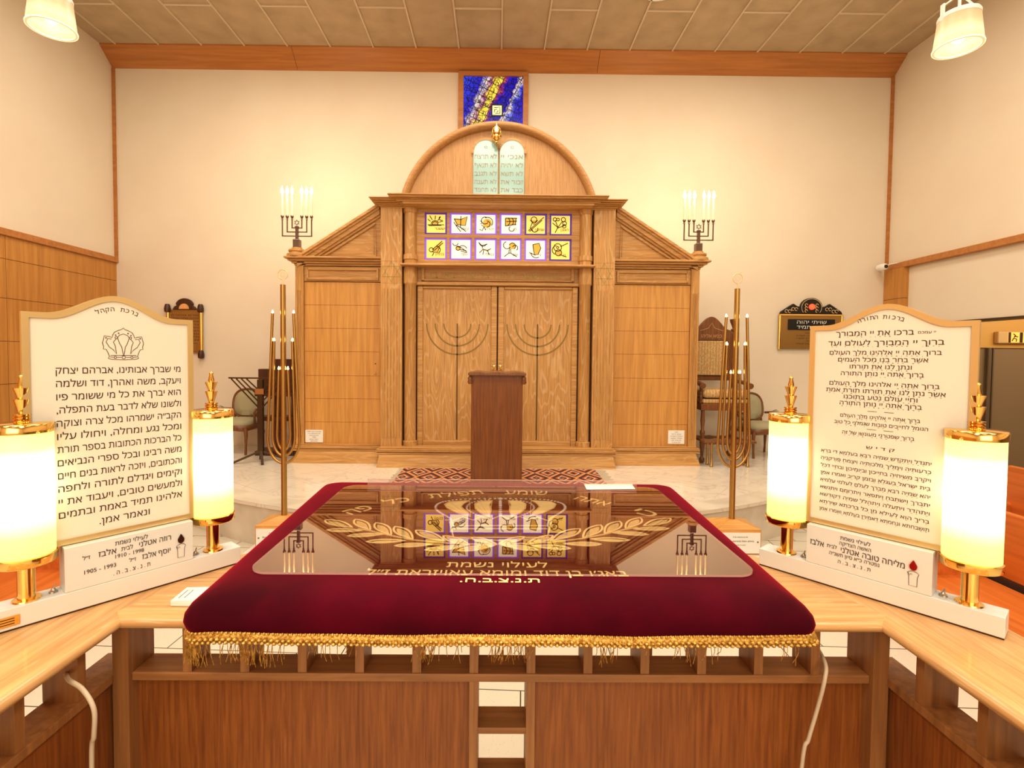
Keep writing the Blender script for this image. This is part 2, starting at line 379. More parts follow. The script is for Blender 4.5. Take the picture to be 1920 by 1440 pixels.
# ------------------------------------------------------------------ lettering
GL = {}
def rtl(s):
    out, run = [], ''
    for ch in s:
        if ch.isdigit(): run += ch
        else:
            if run: out.append(run); run = ''
            out.append(ch)
    if run: out.append(run)
    return ''.join(reversed(out))
def inside(p, L):
    r = False; n = len(L)
    for i in range(n):
        (x1, y1), (x2, y2) = L[i], L[(i+1) % n]
        if (y1 > p[1]) != (y2 > p[1]) and p[0] < (x2-x1)*(p[1]-y1)/(y2-y1)+x1: r = not r
    return r
def glyphs(s, bold=0.0):
    key = (s, bold)
    if key in GL: return GL[key]
    c = bpy.data.curves.new('txt', 'FONT'); c.body = s; c.offset = bold; c.resolution_u = 3; c.fill_mode = 'NONE'
    o = bpy.data.objects.new('txt', c); COL.objects.link(o)
    dg = bpy.context.evaluated_depsgraph_get(); me = bpy.data.meshes.new_from_object(o.evaluated_get(dg))
    adj = {}
    for e in me.edges:
        a, b = e.vertices; adj.setdefault(a, []).append(b); adj.setdefault(b, []).append(a)
    seen = set(); LP = []
    for st0 in adj:
        if st0 in seen: continue
        p = [st0]; seen.add(st0); cur = st0
        while True:
            nx = [q for q in adj[cur] if q not in seen]
            if not nx: break
            cur = nx[0]; seen.add(cur); p.append(cur)
        if len(p) > 2: LP.append([(me.vertices[i].co.x, me.vertices[i].co.y) for i in p])
    bpy.data.objects.remove(o); bpy.data.curves.remove(c); bpy.data.meshes.remove(me)
    hole = {}
    for i, a in enumerate(LP):
        for j, b in enumerate(LP):
            if i != j and min(q[0] for q in b) <= min(q[0] for q in a) and max(q[0] for q in b) >= max(q[0] for q in a) and all(inside(q, b) for q in a): hole[i] = j
    vs, fs = [], []
    for j, b in enumerate(LP):
        if j in hole: continue
        grp = [b] + [LP[i] for i in hole if hole[i] == j]
        k = len(vs); flat = [q for g_ in grp for q in g_]
        T = tessellate_polygon([[Vector((x, y, 0)) for x, y in g_] for g_ in grp])
        vs += flat; fs += [tuple(i+k for i in t) for t in T]
    if not vs: vs = [(0, 0)]
    x0 = min(v[0] for v in vs); x1 = max(v[0] for v in vs)
    GL[key] = (vs, fs, x0, x1); return GL[key]
def text(mb, s, cx, cy, h, fn, width=None, heb=True, bold=0.0, rot=0.0, align='C'):
    """writes s centred at (cx,cy) of a plane; h = letter height; fn maps plane 2D -> 3D"""
    vs, fs, x0, x1 = glyphs(rtl(s) if heb else s, bold)
    k = h/.72; kx = k if width is None else width/max(x1-x0, 1e-6)
    off = {'C': (x0+x1)/2, 'R': x1, 'L': x0}[align]
    cr, sr = math.cos(rot), math.sin(rot); out = []
    for x, y in vs:
        a, b = (x-off)*kx, (y-.36)*k
        out.append(fn(cx + a*cr - b*sr, cy + a*sr + b*cr))
    mb.add(out, fs)
def xzfn(y, ox=0, oz=0): return lambda a, b: (ox+a, y, oz+b)
def star(mb, cx, cz, r, w, fn):
    for k in (0, 1):
        mb.ribbon([(cx + r*math.sin(2*PI*i/3 + k*PI), cz + r*math.cos(2*PI*i/3 + k*PI)) for i in range(3)], w, fn, True)

# ================================================================== SETTING
XL, XR, YB, ZF = -6.42, 6.60, 8.7, -.45
ZCEIL = WY(931, 92, 8.42).z; ZBEAM = WY(931, 137, 8.7).z
YN = -7.0
struct(MB().box(XL-.1, 12, YN, YB+.3, ZF-.2, ZF).build('floor', M_floor))
struct(MB().box(XL-.15, 12, YB, YB+.15, ZF, ZCEIL+.1).build('wall_back', M_wall))
# left wall: plaster over plywood wainscot
ZR = 3.09
struct(MB().box(XL-.15, XL, YN, YB, ZR, ZCEIL+.1).build('wall_left', M_wall))
lw = MB(); zs = [ZF, 0, .57, 1.13, 1.69, 2.25, 2.76, ZR]; ys = [YN, -3, -.6, 1.8, 4.2, 6.75, YB]
for i in range(len(zs)-1):
    for j in range(len(ys)-1): lw.box(XL-.12, XL+.012, ys[j]+.003, ys[j+1]-.003, zs[i]+.004, zs[i+1]-.004)
lw.box(XL-.15, XL-.0, YN, YB, ZF, ZR)
struct(lw.build('wall_left_wainscot', M_wains))
struct(MB().box(XL, XL+.05, YN, YB, ZR-.03, ZR+.06).build('trim_1', M_beam, bevel=.006))
# right wall: plaster above, opening beneath a lintel
ZO = 2.12
struct(MB().box(XR, XR+.15, YN, YB, ZR, ZCEIL+.1).build('wall_right', M_wall))
struct(MB().box(XR+.04, XR+.2, YN, YB, ZO, ZR).build('wall_right_lower', M_wall))
struct(MB().box(XR-.05, XR+.05, YN, YB, ZR-.04, ZR+.05).build('trim_2', M_beam, bevel=.006))
struct(MB().box(XR+.02, XR+.22, YN, YB, ZO-.03, ZO).build('trim_3', M_bronze))
wp = WY(1664, 560, YB-.35); 
struct(MB().box(XR-.05, XR+.33, YB-.42, YB-.001, ZF, 2.55).box(XR-.05, XR+.33, YB-.42, YB-.001, 2.556, ZR-.04).build('trim_4', M_wains))
# annex beyond the opening
struct(MB().box(12, 12.15, YN, YB, ZF, ZCEIL).build('wall_annex', M_wall))
zb0, zb1 = WY(1819, 652, YB).z, WY(1870, 575, YB).z
struct(MB().box(XR+.33, 9.02, YB-.06, YB-.001, zb0, zb1+.3).box(9.03, 12, YB-.06, YB-.001, zb0, zb1+.3).build('trim_5', mat('honey_plywood', (.62, .34, .09), .4)))
M_taupe = mat('taupe_wall', (.25, .16, .085), .8)
struct(MB().box(XR+.33, 12, YB-.03, YB-.001, ZF, zb0).build('wall_annex_back', M_taupe))
# ceiling boards with raised strips
cl = MB().box(XL-.2, 12.1, YN, YB+.3, ZCEIL+.02, ZCEIL+.15)
struct(cl.build('ceiling', M_ceil))
st = MB(); k = 0
for i in range(-9, 10):
    x = .03 + i*.688
    st.box(x-.012, x+.012, YN, 8.45, ZCEIL, ZCEIL+.03)
    yy = 7.48 if i % 2 else 8.9
    while yy > YN:
        if yy < 8.4 and XL < x < XR-.6: st.box(x, x+.688, yy-.014, yy+.014, ZCEIL+.004, ZCEIL+.03)
        yy -= 2.4 if yy < 8 else 2.62
struct(st.build('ceiling_seam', M_strip))
# slanted beam at the head of the back wall, in three boards
bm_ = [(YB, ZBEAM), (YB, ZCEIL+.02), (8.42, ZCEIL+.02), (8.42, ZCEIL)]
bb = MB(); xs = [XL, -3.35, 1.62, XR]
for i in range(3): bb.yz(bm_, xs[i]+.003, xs[i+1]-.003)
struct(bb.build('trim_6', M_beam))
struct(MB().box(XL, XL+.045, YB-.03, YB, ZR+.06, ZBEAM).build('trim_7', M_beam))
struct(MB().box(XR-.045, XR, YB-.03, YB, ZR+.05, ZBEAM).build('trim_8', M_beam))
# marble platform with a curved front
PC, PR = 10.8, 6.05
arc = [(PR*math.sin(R(a)), PC - PR*math.cos(R(a))) for a in range(-70, 71, 2)]
arc = [p for p in arc if p[1] < YB-.01]
poly = [(arc[0][0], YB)] + arc + [(arc[-1][0], YB)]
struct(MB().xy(poly, -.035, 0).build('floor_platform', M_marble))
PRs = PR-.02
arc2 = [(PRs*math.sin(R(a)), PC - PRs*math.cos(R(a))) for a in range(-70, 71, 2)]; arc2 = [p for p in arc2 if p[1] < YB-.01]
struct(MB().xy([(arc2[0][0], YB)] + arc2 + [(arc2[-1][0], YB)], ZF, -.035).build('floor_platform_riser', M_marbleside))
# darker marble nosing line
nose = MB()
nose.add([(r*math.sin(R(a)), PC - r*math.cos(R(a)), .001) for r in (PR, PR-.28) for a in range(-46, 47, 2)], [(i, i+1, i+48, i+47) for i in range(46)])
struct(nose.build('floor_platform_border', M_marbleside))
# bimah floor under the viewer
struct(MB().box(-1.0, 1.0, -2.2, 1.03, ZF, .0).build('floor_bimah', M_floor))
struct(MB().box(XL-.15, 12.1, YN-.15, YN, ZF, ZCEIL+.1).build('wall_rear', M_wall))

# ================================================================== WINDOW over the ark
fw = MB()
wx0, wx1 = WY(860, 190, YB).x, WY(990, 190, YB).x; wz1 = WY(925, 138, YB).z; wz0 = wz1-1.25
gx0, gx1 = WY(869.5, 190, YB).x, WY(980.5, 190, YB).x; gz1 = WY(925, 146, YB).z
fw.box(wx0, gx0, YB-.07, YB, wz0, wz1).box(gx1, wx1, YB-.07, YB, wz0, wz1).box(gx0, gx1, YB-.07, YB, gz1, wz1).box(gx0, gx1, YB-.07, YB, wz0, wz0+.08)
win = struct(fw.build('window_1', M_beam))
gcx, gcz = (gx0+gx1)/2, gz1-.42
g = MB().box(gx0-gcx, gx1-gcx, -.03, -.01, wz0+.08-gcz, gz1-gcz).build('stained_glass', M_glass, win, loc=(gcx, YB, gcz))
g['label'] = 'blue stained glass with yellow and red streaks'
ld = MB(); wf = xzfn(YB-.033)
cx_, cz_ = (gx0+gx1)/2, gz1-.4
def clipseg(p, q):
    out = []
    N = 60
    for i in range(N+1):
        x = p[0]+(q[0]-p[0])*i/N; z = p[1]+(q[1]-p[1])*i/N
        if gx0 < x < gx1 and wz0+.08 < z < gz1: out.append((x, z))
    return out
an = R(26)
for i in range(-8, 9):
    for (dx, dz, ox, oz) in ((math.sin(an), math.cos(an), math.cos(an), -math.sin(an)), (math.cos(an), -math.sin(an), math.sin(an), math.cos(an))):
        c0 = (cx_ + ox*i*.13, cz_ + oz*i*.13)
        seg = clipseg((c0[0]-dx*1.2, c0[1]-dz*1.2), (c0[0]+dx*1.2, c0[1]+dz*1.2))
        if len(seg) > 2: ld.ribbon([seg[0], seg[-1]], .009, wf)
hl = 'אבגדהוזחטילמנסעפצקרשת'
for i in range(-8, 9):
    for j in range(-8, 9):
        x = cx_ + (math.cos(an)*i + math.sin(an)*j)*.13 + .065; z = cz_ + (-math.sin(an)*i + math.cos(an)*j)*.13
        if gx0+.05 < x < gx1-.05 and wz0+.4 < z < gz1-.05: text(ld, random.choice(hl), x, z, .075, wf, rot=-an*.6, bold=.01)
ld.build('lead_lines', M_lead, win)
p = WY(932, 209, YB); sq = MB().box(p.x-.10, p.x+.10, YB-.040, YB-.034, p.z-.10, p.z+.10).build('letter_panel_surround', M_lead, win)
sq = MB().box(p.x-.075, p.x+.075, YB-.045, YB-.041, p.z-.075, p.z+.075).build('letter_panel', M_winyel, win)
q = MB(); f_ = xzfn(YB-.047); q.ribbon([(p.x-.05, p.z+.04), (p.x+.045, p.z+.05), (p.x+.05, p.z-.05), (p.x-.03, p.z-.05)], .014, f_); q.ribbon([(p.x-.045, p.z-.04), (p.x-.04, p.z+.01), (p.x+.0, p.z+.015)], .014, f_); q.ribbon([(p.x-.01, p.z-.03), (p.x+.01, p.z-.03), (p.x+.015, p.z)], .014, f_)
q.build('letter_panel_mark', M_lead, win)

# ================================================================== ARK
ark = thing('torah_ark', 'large pale oak ark with arched top, two menorah doors and gabled wings', 'ark', (0, 0, 0))
Yw, Yp, Yd, Yc, Ya, Yt = 7.40, 7.24, 7.40, 6.98, 7.52, 7.34
YE = YB - .02
def bx(mb, du0, du1, v0, v1, Y, Y1): # symmetric-aware box from half coordinates (signed)
    return mb.box(SX(du0, Y), SX(du1, Y), Y, Y1, SZ(v0, Y), SZ(v1, Y))
# carcass behind everything
xW = SX(376, Yw); zW = SZ(500, Yw)
MB().box(-xW+.02, xW-.02, Yw+.06, YE, 0, zW-.02).box(-SX(219, Yp)+.02, SX(219, Yp)-.02, Yw+.1, YE, 0, SZ(386, Yp)-.02).build('carcass', M_oak, ark)
# base
b1 = MB(); zb = SZ(855, 7.05); xa0, xa1 = SX(226, 7.05), SX(221, 7.1)
b1.loft([[(-xa0, 7.02, 0), (xa0, 7.02, 0), (xa0, 7.6, 0), (-xa0, 7.6, 0)], [(-xa0+.03, 7.07, zb), (xa0-.03, 7.07, zb), (xa0-.03, 7.6, zb), (-xa0+.03, 7.6, zb)]], True, False)
xb0 = SX(387, 7.28)
for s in (-1, 1):
    X0, X1 = s*(xa0-.06), s*xb0
    b1.loft([[(X0, 7.27, 0), (X1, 7.27, 0), (X1, YE, 0), (X0, YE, 0)], [(X0, 7.31, zb), (X1-s*.06, 7.31, zb), (X1-s*.06, YE, zb), (X0, YE, zb)]], True, False)
b1.build('base_board', M_oakx, ark)
bmo = MB(); zm = SZ(840, 7.15)
def molding(mb, x0, x1, y, z0, z1, steps, ret=.0, y1=None):
    n = len(steps); 
    for i, d in enumerate(steps):
        mb.box(x0-ret*d, x1+ret*d, y-d, y1 or y+.2, z0+(z1-z0)*i/n, z0+(z1-z0)*(i+1)/n)
molding(bmo, -xa1, xa1, 7.14, zb, zm, [.05, .035, .05, .045, .01], 1)
for s in (-1, 1):
    a, b = sorted((s*(xa1+.03), s*(xW+.0))); molding(bmo, a, b, 7.37, zb, zm, [.05, .035, .05, .045, .01], 1, YE)
bmo.build('base_molding', M_oakx, ark, bevel=.008)
# wings
for s in (-1, 1):
    xa, xb = SX(223, Yw), SX(361, Yw)
    pm = MB(); jo = [840, 793.6, 750, 707, 662, 618.6, 575, 532.5]
    for i in range(7):
        z0, z1 = SZ(jo[i], Yw), SZ(jo[i+1], Yw); pm.box(s*(xa-.05), s*(xb-.004), Yw, Yw+.05, z0+.003, z1-.003)
    pm.box(s*(xa-.05), s*(xb-.004), Yw+.006, Yw+.05, SZ(840, Yw), SZ(532, Yw))
    pn = pm.build('wing_door', M_oakpanel, ark)
    k = WY(704 if s < 0 else 1149, 686.5, Yw-.001)
    MB().lathe([(.006, 0), (.006, -.02), (.016, -.025), (.013, -.035)], (k.x, k.y, k.z-.10), 12, 'Y').build('lock_knob', M_gold, pn)
    MB().lathe([(.009, 0), (.009, -.004)], (k.x, k.y, k.z+.035), 10, 'Y').build('keyhole', M_bronze, pn)
    po = MB().box(s*xb, s*xW, Yw-.035, Yw+.05, SZ(840, Yw), SZ(503, Yw))
    for i in range(4):
        fx = s*(xb + (xW-xb)*(.25+.18*i)); po.box(fx-.006, fx+.006, Yw-.045, Yw-.034, SZ(820, Yw), SZ(548, Yw))
    po.build('wing_post', M_oak, ark)
    fr_ = MB(); z0, z1 = SZ(531, Yw), SZ(503, Yw); xi, xo = xa-.04, xb
    fr_.box(s*xi, s*xo, Yw-.005, Yw+.05, z0, z1)
    for (a0, a1, c0, c1) in ((xi+.06, xo-.05, z1-.055, z1-.02), (xi+.06, xo-.05, z0+.02, z0+.055), (xi+.03, xi+.065, z0+.02, z1-.02), (xo-.07, xo-.035, z0+.02, z1-.02)):
        fr_.box(s*a0, s*a1, Yw-.03, Yw, c0, c1)
    fr_.build('wing_frieze', M_oakx, ark, bevel=.007)
    mo = MB(); z0, z1 = SZ(502, Yw), SZ(484, Yw-.1)
    a, b = sorted((s*(xa-.04), s*xW)); molding(mo, a, b, Yw, z0, z1, [.02, .05, .09, .13], 1, Yw+.3)
    # stepped block on the outer corner
    cxk = SX(379, Yw-.1); zt = z1
    for i, (hw, h) in enumerate(((.115, .045), (.085, .03), (.095, .03), (.06, .03))):
        mo.lathe([(hw*1.2, 0), (hw*1.25, h*.5), (hw*1.2, h)], (s*cxk, Yw-.0, zt), 4 if False else 20); zt += h
    mo.build('wing_cornice', M_oakx, ark, bevel=.008)
    ZBLOCK = zt; XBLOCK = cxk
    # gable: raking moulding and triangular panel
    xg0, zg0 = SX(372, Yw), SZ(486, Yw); xg1, zg1 = SX(219, Yw), SZ(386, Yw)
    th = .15; sl = (zg1-zg0)/(xg0-xg1)
    ga = MB()
    for i, (t0, t1, d) in enumerate(((0, .035, .10), (.035, .065, .075), (.065, .12, .05), (.12, .15, .02))):
        ga.xz([(s*xg0, zg0-t0*0-t0*1.2+.0), (s*xg1, zg1-t0*1.2), (s*xg1, zg1-t1*1.2), (s*(xg0-.0), zg0-t1*1.2)], Yw-d, Yw+.25)
    ga.build('gable_molding', M_oakx, ark)
    gp = MB(); dz = .2
    xq = xg0 - dz/sl
    gp.xz([(s*(xg0-.1), zg0-.02), (s*xg1, zg0-.02), (s*xg1, zg1-.1)], Yw+.01, Yw+.25)
    # inner triangular frame
    xi1, xi0 = xg1+.07, xq-.05; zb_ = zg0+.03
    def P3(x): return zg0 + (xg0-x)*sl - dz*1.1
    tri_o = [(xi1, zb_), (xi1, P3(xi1)), (xg0-(zb_-zg0+dz*1.1)/sl, zb_)]
    cxm = sum(p[0] for p in tri_o)/3; czm = sum(p[1] for p in tri_o)/3
    gp.ribbon([(s*p[0], p[1]) for p in tri_o], .03, xzfn(Yw-.006), True)
    gp.ribbon([(s*(cxm+(p[0]-cxm)*.9), czm+(p[1]-czm)*.9) for p in tri_o], .012, xzfn(Yw-.002), True)
    gq = gp.build('gable_panel', M_oakx, ark)
    md = gq.modifiers.new('solid', 'SOLIDIFY'); md.thickness = .012
    # pilaster
    x0, x1 = SX(179, Yp), SX(219, Yp)
    pi = MB().box(s*x0, s*x1, Yp, Yp+.35, SZ(840, Yp), SZ(385, Yp))
    pil = pi.build('pilaster', M_oakfig, ark, bevel=.006)
    fl = MB()
    for i in range(6):
        fx = s*(x0 + (x1-x0)*(.14+.145*i)); fl.box(fx-.012, fx+.012, Yp-.008, Yp+.001, SZ(822, Yp), SZ(543, Yp))
    fl.box(s*x0, s*x1, Yp-.002, Yp, SZ(532.5, Yp), SZ(531.8, Yp)).box(s*x0, s*x1, Yp-.002, Yp, SZ(491.5, Yp), SZ(490.8, Yp))
    fl.build('fluting', M_oak, pil)
    sm = MB(); star(sm, s*(x0+x1)/2, SZ(511, Yp), .145, .010, xzfn(Yp-.003)); sm.build('star_inlay', M_starinlay, pil)
    # columns
    xc = SX(165, Yp)
    for nm, prof in (('upper_column', [(500, 12.5), (488, 12.5), (487, 14), (478, 13.5), (477, 11.5), (400, 11.5), (399, 13), (394, 13.5), (387, 14)]),
                     ('lower_column', [(839, 13.5), (829, 13.5), (828, 11), (534, 11), (532, 13), (531, 13), (505, 13), (500, 12), (497, 12.5)])):
        MB().lathe([(r/960*Yp, SZ(v, Yp)) for v, r in prof], (s*xc, Yp+.08, 0), 28).build(nm, M_oakfig, ark)
# cornice
cn = MB(); z0, z1 = SZ(386, Yc+.15), SZ(363.5, Yc)
molding(cn, -SX(182, Yc), SX(182, Yc), 7.16, z0, z1, [.0, .04, .08, .09, .16, .18], 1)
for s in (-1, 1):
    a, b = sorted((s*SX(172, Yp), s*SX(218, Yp))); molding(cn, a, b, 7.22, z0-.01, z1-.02, [.0, .03, .05, .09, .13, .15], .9, 7.9)
cn.box(-SX(182, Yc), SX(182, Yc), 7.1, 7.9, z0+.01, z1)
cn.build('cornice', M_oakx, ark, bevel=.012)
MB().box(-SX(180, Yp), SX(180, Yp), 7.13, 7.5, SZ(499, 7.15), SZ(495, 7.15)).build('ledge_molding', M_oakx, ark, bevel=.008)
# field around the panes
fd = MB(); T = []
PIT, HW = 46.4, 20.7
xt = [(-116 + PIT*i) for i in range(6)]
rows = [(400, 441), (447.5, 488.5)]
xe = SX(153, Yt); ztop, zbot = SZ(386, Yt), SZ(498, Yt)
xs_ = [-xe] + [SX(u, Yt) for c in xt for u in (c-HW, c+HW)] + [xe]
zr = [(SZ(a, Yt), SZ(b, Yt)) for a, b in rows]
fd.box(-xe, xe, Yt-.02, Yt+.04, zr[0][0], ztop); fd.box(-xe, xe, Yt-.02, Yt+.04, zr[1][0], zr[0][1]); fd.box(-xe, xe, Yt-.02, Yt+.04, zbot, zr[1][1])
for i in range(0, len(xs_), 2):
    for a, b in zr: fd.box(xs_[i], xs_[i+1], Yt-.02, Yt+.04, b, a)
fd.build('pane_lattice', M_oakx, ark)
def C(cx, cy, r, a0, a1): return circ(cx, cy, r, a0, a1, 10)
# simple ink pictures, 0..1 across, 0..1 up; 'y' strokes are amber
SK = {
 0: [C(.45, .45, .16, 0, 180), C(.45, .45, .22, 20, 170), [(.05, .43), (.95, .43)], [(.1, .38), (.8, .4)], [(.2, .62), (.05, .75)], [(.3, .7), (.15, .95)], [(.45, .72), (.47, .95)], [(.6, .66), (.75, .88)], [(.68, .58), (.9, .65)], C(.8, .8, .12, 120, 300)],
 1: [[(.12, .78), (.5, .75), (.85, .92), (.75, .4), (.3, .45), (.12, .78)], [(.5, .95), (.48, .3)], [(.1, .6), (.3, .3), (.5, .05)], [(.2, .45), (.55, .25), (.8, .05)], [(.3, .4), (.7, .15)]],
 2: [C(.45, .7, .2, 60, 330), C(.6, .6, .28, -40, 120), C(.55, .5, .18, -90, 90), [(.25, .45), (.4, .35), (.3, .12), (.15, .2)], [(.4, .35), (.5, .15)], [(.2, .7), (.3, .55), (.2, .5)]],
 3: [[(.2, .85), (.85, .85)], [(.2, .4), (.8, .5)], [(.2, .4), (.2, .85)], C(.2, .65, .25, -60, 60), C(.4, .65, .25, -60, 60), [(.25, .65), (.85, .68)], C(.55, .25, .15, 120, 360), [(.8, .85), (.75, .45)]],
 4: [C(.4, .78, .16, 0, 360), [(.2, .75), (.4, .5), (.62, .75)], [(.1, .15), (.95, .92)], [(.15, .1), (.85, .75)], [(.3, .6), (.2, .3), (.35, .15)], C(.45, .25, .18, 180, 380)],
 5: [[(.2, .05), (.35, .35), (.6, .7)], [(.35, .35), (.2, .75)], [(.3, .3), (.7, .45)], C(.18, .8, .1, 0, 360), C(.35, .8, .08, 0, 360), C(.65, .8, .12, 0, 360), C(.72, .58, .11, 0, 360), C(.7, .42, .1, 0, 360), [(.35, .35), (.05, .6)]],
 6: [[(.3, .45), (.85, .95)], [(.4, .4), (.9, .85)], C(.25, .45, .12, 0, 360), [(.25, .35), (.6, .3), (.7, .6)], [(.4, .3), (.3, .1)], C(.55, .45, .2, -60, 100)],
 7: [C(.2, .85, .15, 180, 360), [(.25, .65), (.5, .6), (.85, .35)], C(.35, .55, .12, 0, 360), C(.6, .45, .25, 20, 140), [(.5, .4), (.85, .3)], [(.45, .48), (.8, .42)]],
 8: [C(.35, .88, .2, 180, 340), [(.3, .7), (.35, .5), (.6, .45), (.8, .55)], [(.35, .5), (.15, .3)], [(.6, .45), (.7, .2)], [(.4, .5), (.35, .2)], [(.1, .9), (.3, .7)], [(.3, .72), (.6, .8)]],
 9: [C(.3, .75, .2, 100, 330), C(.6, .7, .18, -60, 160), C(.75, .6, .15, -60, 160), [(.45, .6), (.4, .3), (.15, .1)], [(.5, .55), (.52, .3), (.85, .1)], [(.4, .3), (.5, .3)]],
 10: [[(.35, .8), (.7, .88), (.8, .6), (.65, .25), (.45, .22), (.4, .45), (.35, .8)], C(.55, .35, .3, 180, 300), [(.15, .35), (.5, .2)]],
 11: [C(.35, .65, .22, 0, 360), C(.4, .35, .18, 0, 360), C(.3, .5, .25, 90, 250), [(.5, .7), (.92, .9)], [(.45, .25), (.85, .12)], C(.35, .65, .06, 0, 360)],
}
FILL = {0: C(.45, .45, .16, 0, 180), 1: [(.12, .78), (.5, .75), (.85, .92), (.75, .4), (.3, .45)], 2: C(.58, .55, .26, 0, 340), 3: [(.22, .42), (.78, .5), (.78, .83), (.22, .83)], 4: [(.2, .75), (.4, .5), (.62, .75)],
        6: [(.3, .45), (.85, .95), (.7, .5), (.6, .3)], 7: C(.35, .55, .12, 0, 340), 8: [(.35, .5), (.6, .45), (.8, .55), (.6, .35)], 9: C(.6, .7, .18, 0, 340), 10: [(.35, .8), (.7, .88), (.8, .6), (.65, .25), (.45, .22), (.4, .45)], 11: C(.4, .35, .18, 0, 340)}
CAP = ['יששכר', 'זבולון', 'יהודה', 'לוי', 'שמעון', 'ראובן', 'בנימין', 'יוסף', 'נפתלי', 'אשר', 'גד', 'דן']
for rI, (a, b) in enumerate(zr):
    for cI in range(6):
        idx = rI*6+cI; xl, xr = xs_[1+2*cI], xs_[2+2*cI]; zt_, zb_ = a, b
        yell = idx in (0, 4, 5, 6, 11); dark_fr = idx in (0, 5, 11, 4)
        t = MB().box(xl+.026, xr-.026, Yt+.0, Yt+.02, zb_+.026, zt_-.026)
        pn = t.build('picture_pane', M_tileY if yell else M_tileW, ark)
        f = MB().box(xl, xr, Yt+.012, Yt+.03, zb_, zt_)
        f.build('pane_border', M_purple if dark_fr else M_violet, pn)
        w_, h_ = xr-xl-.06, zt_-zb_-.06
        fn = (lambda X, Z, W, H: (lambda p, q: (X+p*W, Yt-.004, Z+q*H)))(xl+.03, zb_+.03, w_, h_)
        if idx in FILL:
            fl = MB(); ff = FILL[idx]; fn2 = (lambda X, Z, W, H: (lambda p, q: (X+p*W, Yt-.002, Z+q*H)))(xl+.03, zb_+.03, w_, h_)
            fl.add([fn2(*p) for p in ff], [tuple(range(len(ff)))]); fl.build('amber_stain', M_sketchY, pn)
        sk = MB()
        for stq in SK[idx]: sk.ribbon(stq, .042, fn)
        text(sk, CAP[idx], .72, .22, .15, fn, bold=.05)
        sk.build('ink_drawing', M_sketch, pn)
# inscription frieze
fz = MB(); z0, z1 = SZ(538, Yd), SZ(499, Yd)
fz.box(-SX(152, Yd), SX(152, Yd), Yd-.04, Yd+.05, z0, z1)
xo = SX(142, Yd)
for (a0, a1, c0, c1) in ((-xo, xo, SZ(505.5, Yd), SZ(502.5, Yd)), (-xo, xo, SZ(529, Yd), SZ(526, Yd)), (-xo, -xo+.05, SZ(529, Yd), SZ(502.5, Yd)), (xo-.05, xo, SZ(529, Yd), SZ(502.5, Yd))):
    fz.box(a0, a1, Yd-.07, Yd-.03, c0, c1)
fz.box(-SX(152, Yd), SX(152, Yd), Yd-.085, Yd-.03, SZ(537, Yd), SZ(531, Yd))
fzo = fz.build('inscription_frieze', M_oakx, ark, bevel=.01)
tx = MB(); text(tx, 'זה השער ליהוה צדיקים יבאו בו', -.05, SZ(517, Yd), .085, xzfn(Yd-.043), width=SX(118, Yd)*2, bold=.01)
tx.build('gold_lettering', M_goldtxt, fzo)
# doors
zd0, zd1 = SZ(837.5, Yd), SZ(538.5, Yd)
for s in (-1, 1):
    x0, x1 = .008, SX(149.5, Yd)
    xi0, xi1 = SX(12, Yd), SX(139, Yd); zi0, zi1 = SZ(826, Yd), SZ(543, Yd)
    fm = MB().box(s*x0, s*xi0, Yd-.05, Yd+.03, zd0, zd1).box(s*xi1, s*x1, Yd-.05, Yd+.03, zd0, zd1)
    fm.box(s*xi0, s*xi1, Yd-.05, Yd+.03, zd0, zi0).box(s*xi0, s*xi1, Yd-.05, Yd+.03, zi1, zd1)
    dr = fm.build('ark_door', M_oakx, ark, bevel=.012)
    MB().box(s*xi0, s*xi1, Yd-.02, Yd+.03, zi0, zi1).build('door_panel', M_oakfig, dr)
    mi = MB(); fn = xzfn(Yd-.0225); cx = s*SX(75, Yd); cz = SZ(608, Yd); u = Yd/960
    for r in (25, 41, 57): mi.ribbon(circ(cx, cz, r*u, 180, 360, 40), 2.5*u, fn)
    mi.build('menorah_inlay', M_inlay, dr)
    MB().ribbon([(cx, cz+.5*u), (cx, SZ(824, Yd))], 2.5*u, fn).build('menorah_stem_inlay', M_inlaydk, dr)
    gv = MB()
    for r in (25, 41, 57): gv.ribbon(circ(cx, cz, r*u, 0, 180, 40), .5*u, fn)
    gv.build('carved_groove', M_oakx, dr)
    MB().lathe([(.012, 0), (.012, -.03), (.02, -.035), (.022, -.05), (.012, -.06)], (s*.045, Yd-.05, SZ(693, Yd)), 14, 'Y').lathe([(.012, 0), (.016, -.01), (.004, -.02)], (s*.045, Yd-.05, SZ(687, Yd)), 14, 'Y').build('door_knob', M_gold, dr)
MB().box(-.008, .008, Yd-.01, Yd+.02, zd0, zd1).build('door_gap', M_gap, ark)
for s in (-1, 1): MB().box(s*SX(149.6, Yd), s*SX(153, Yd), Yd-.02, Yd+.06, zd0, zd1).build('jamb_gap', M_gap, ark)
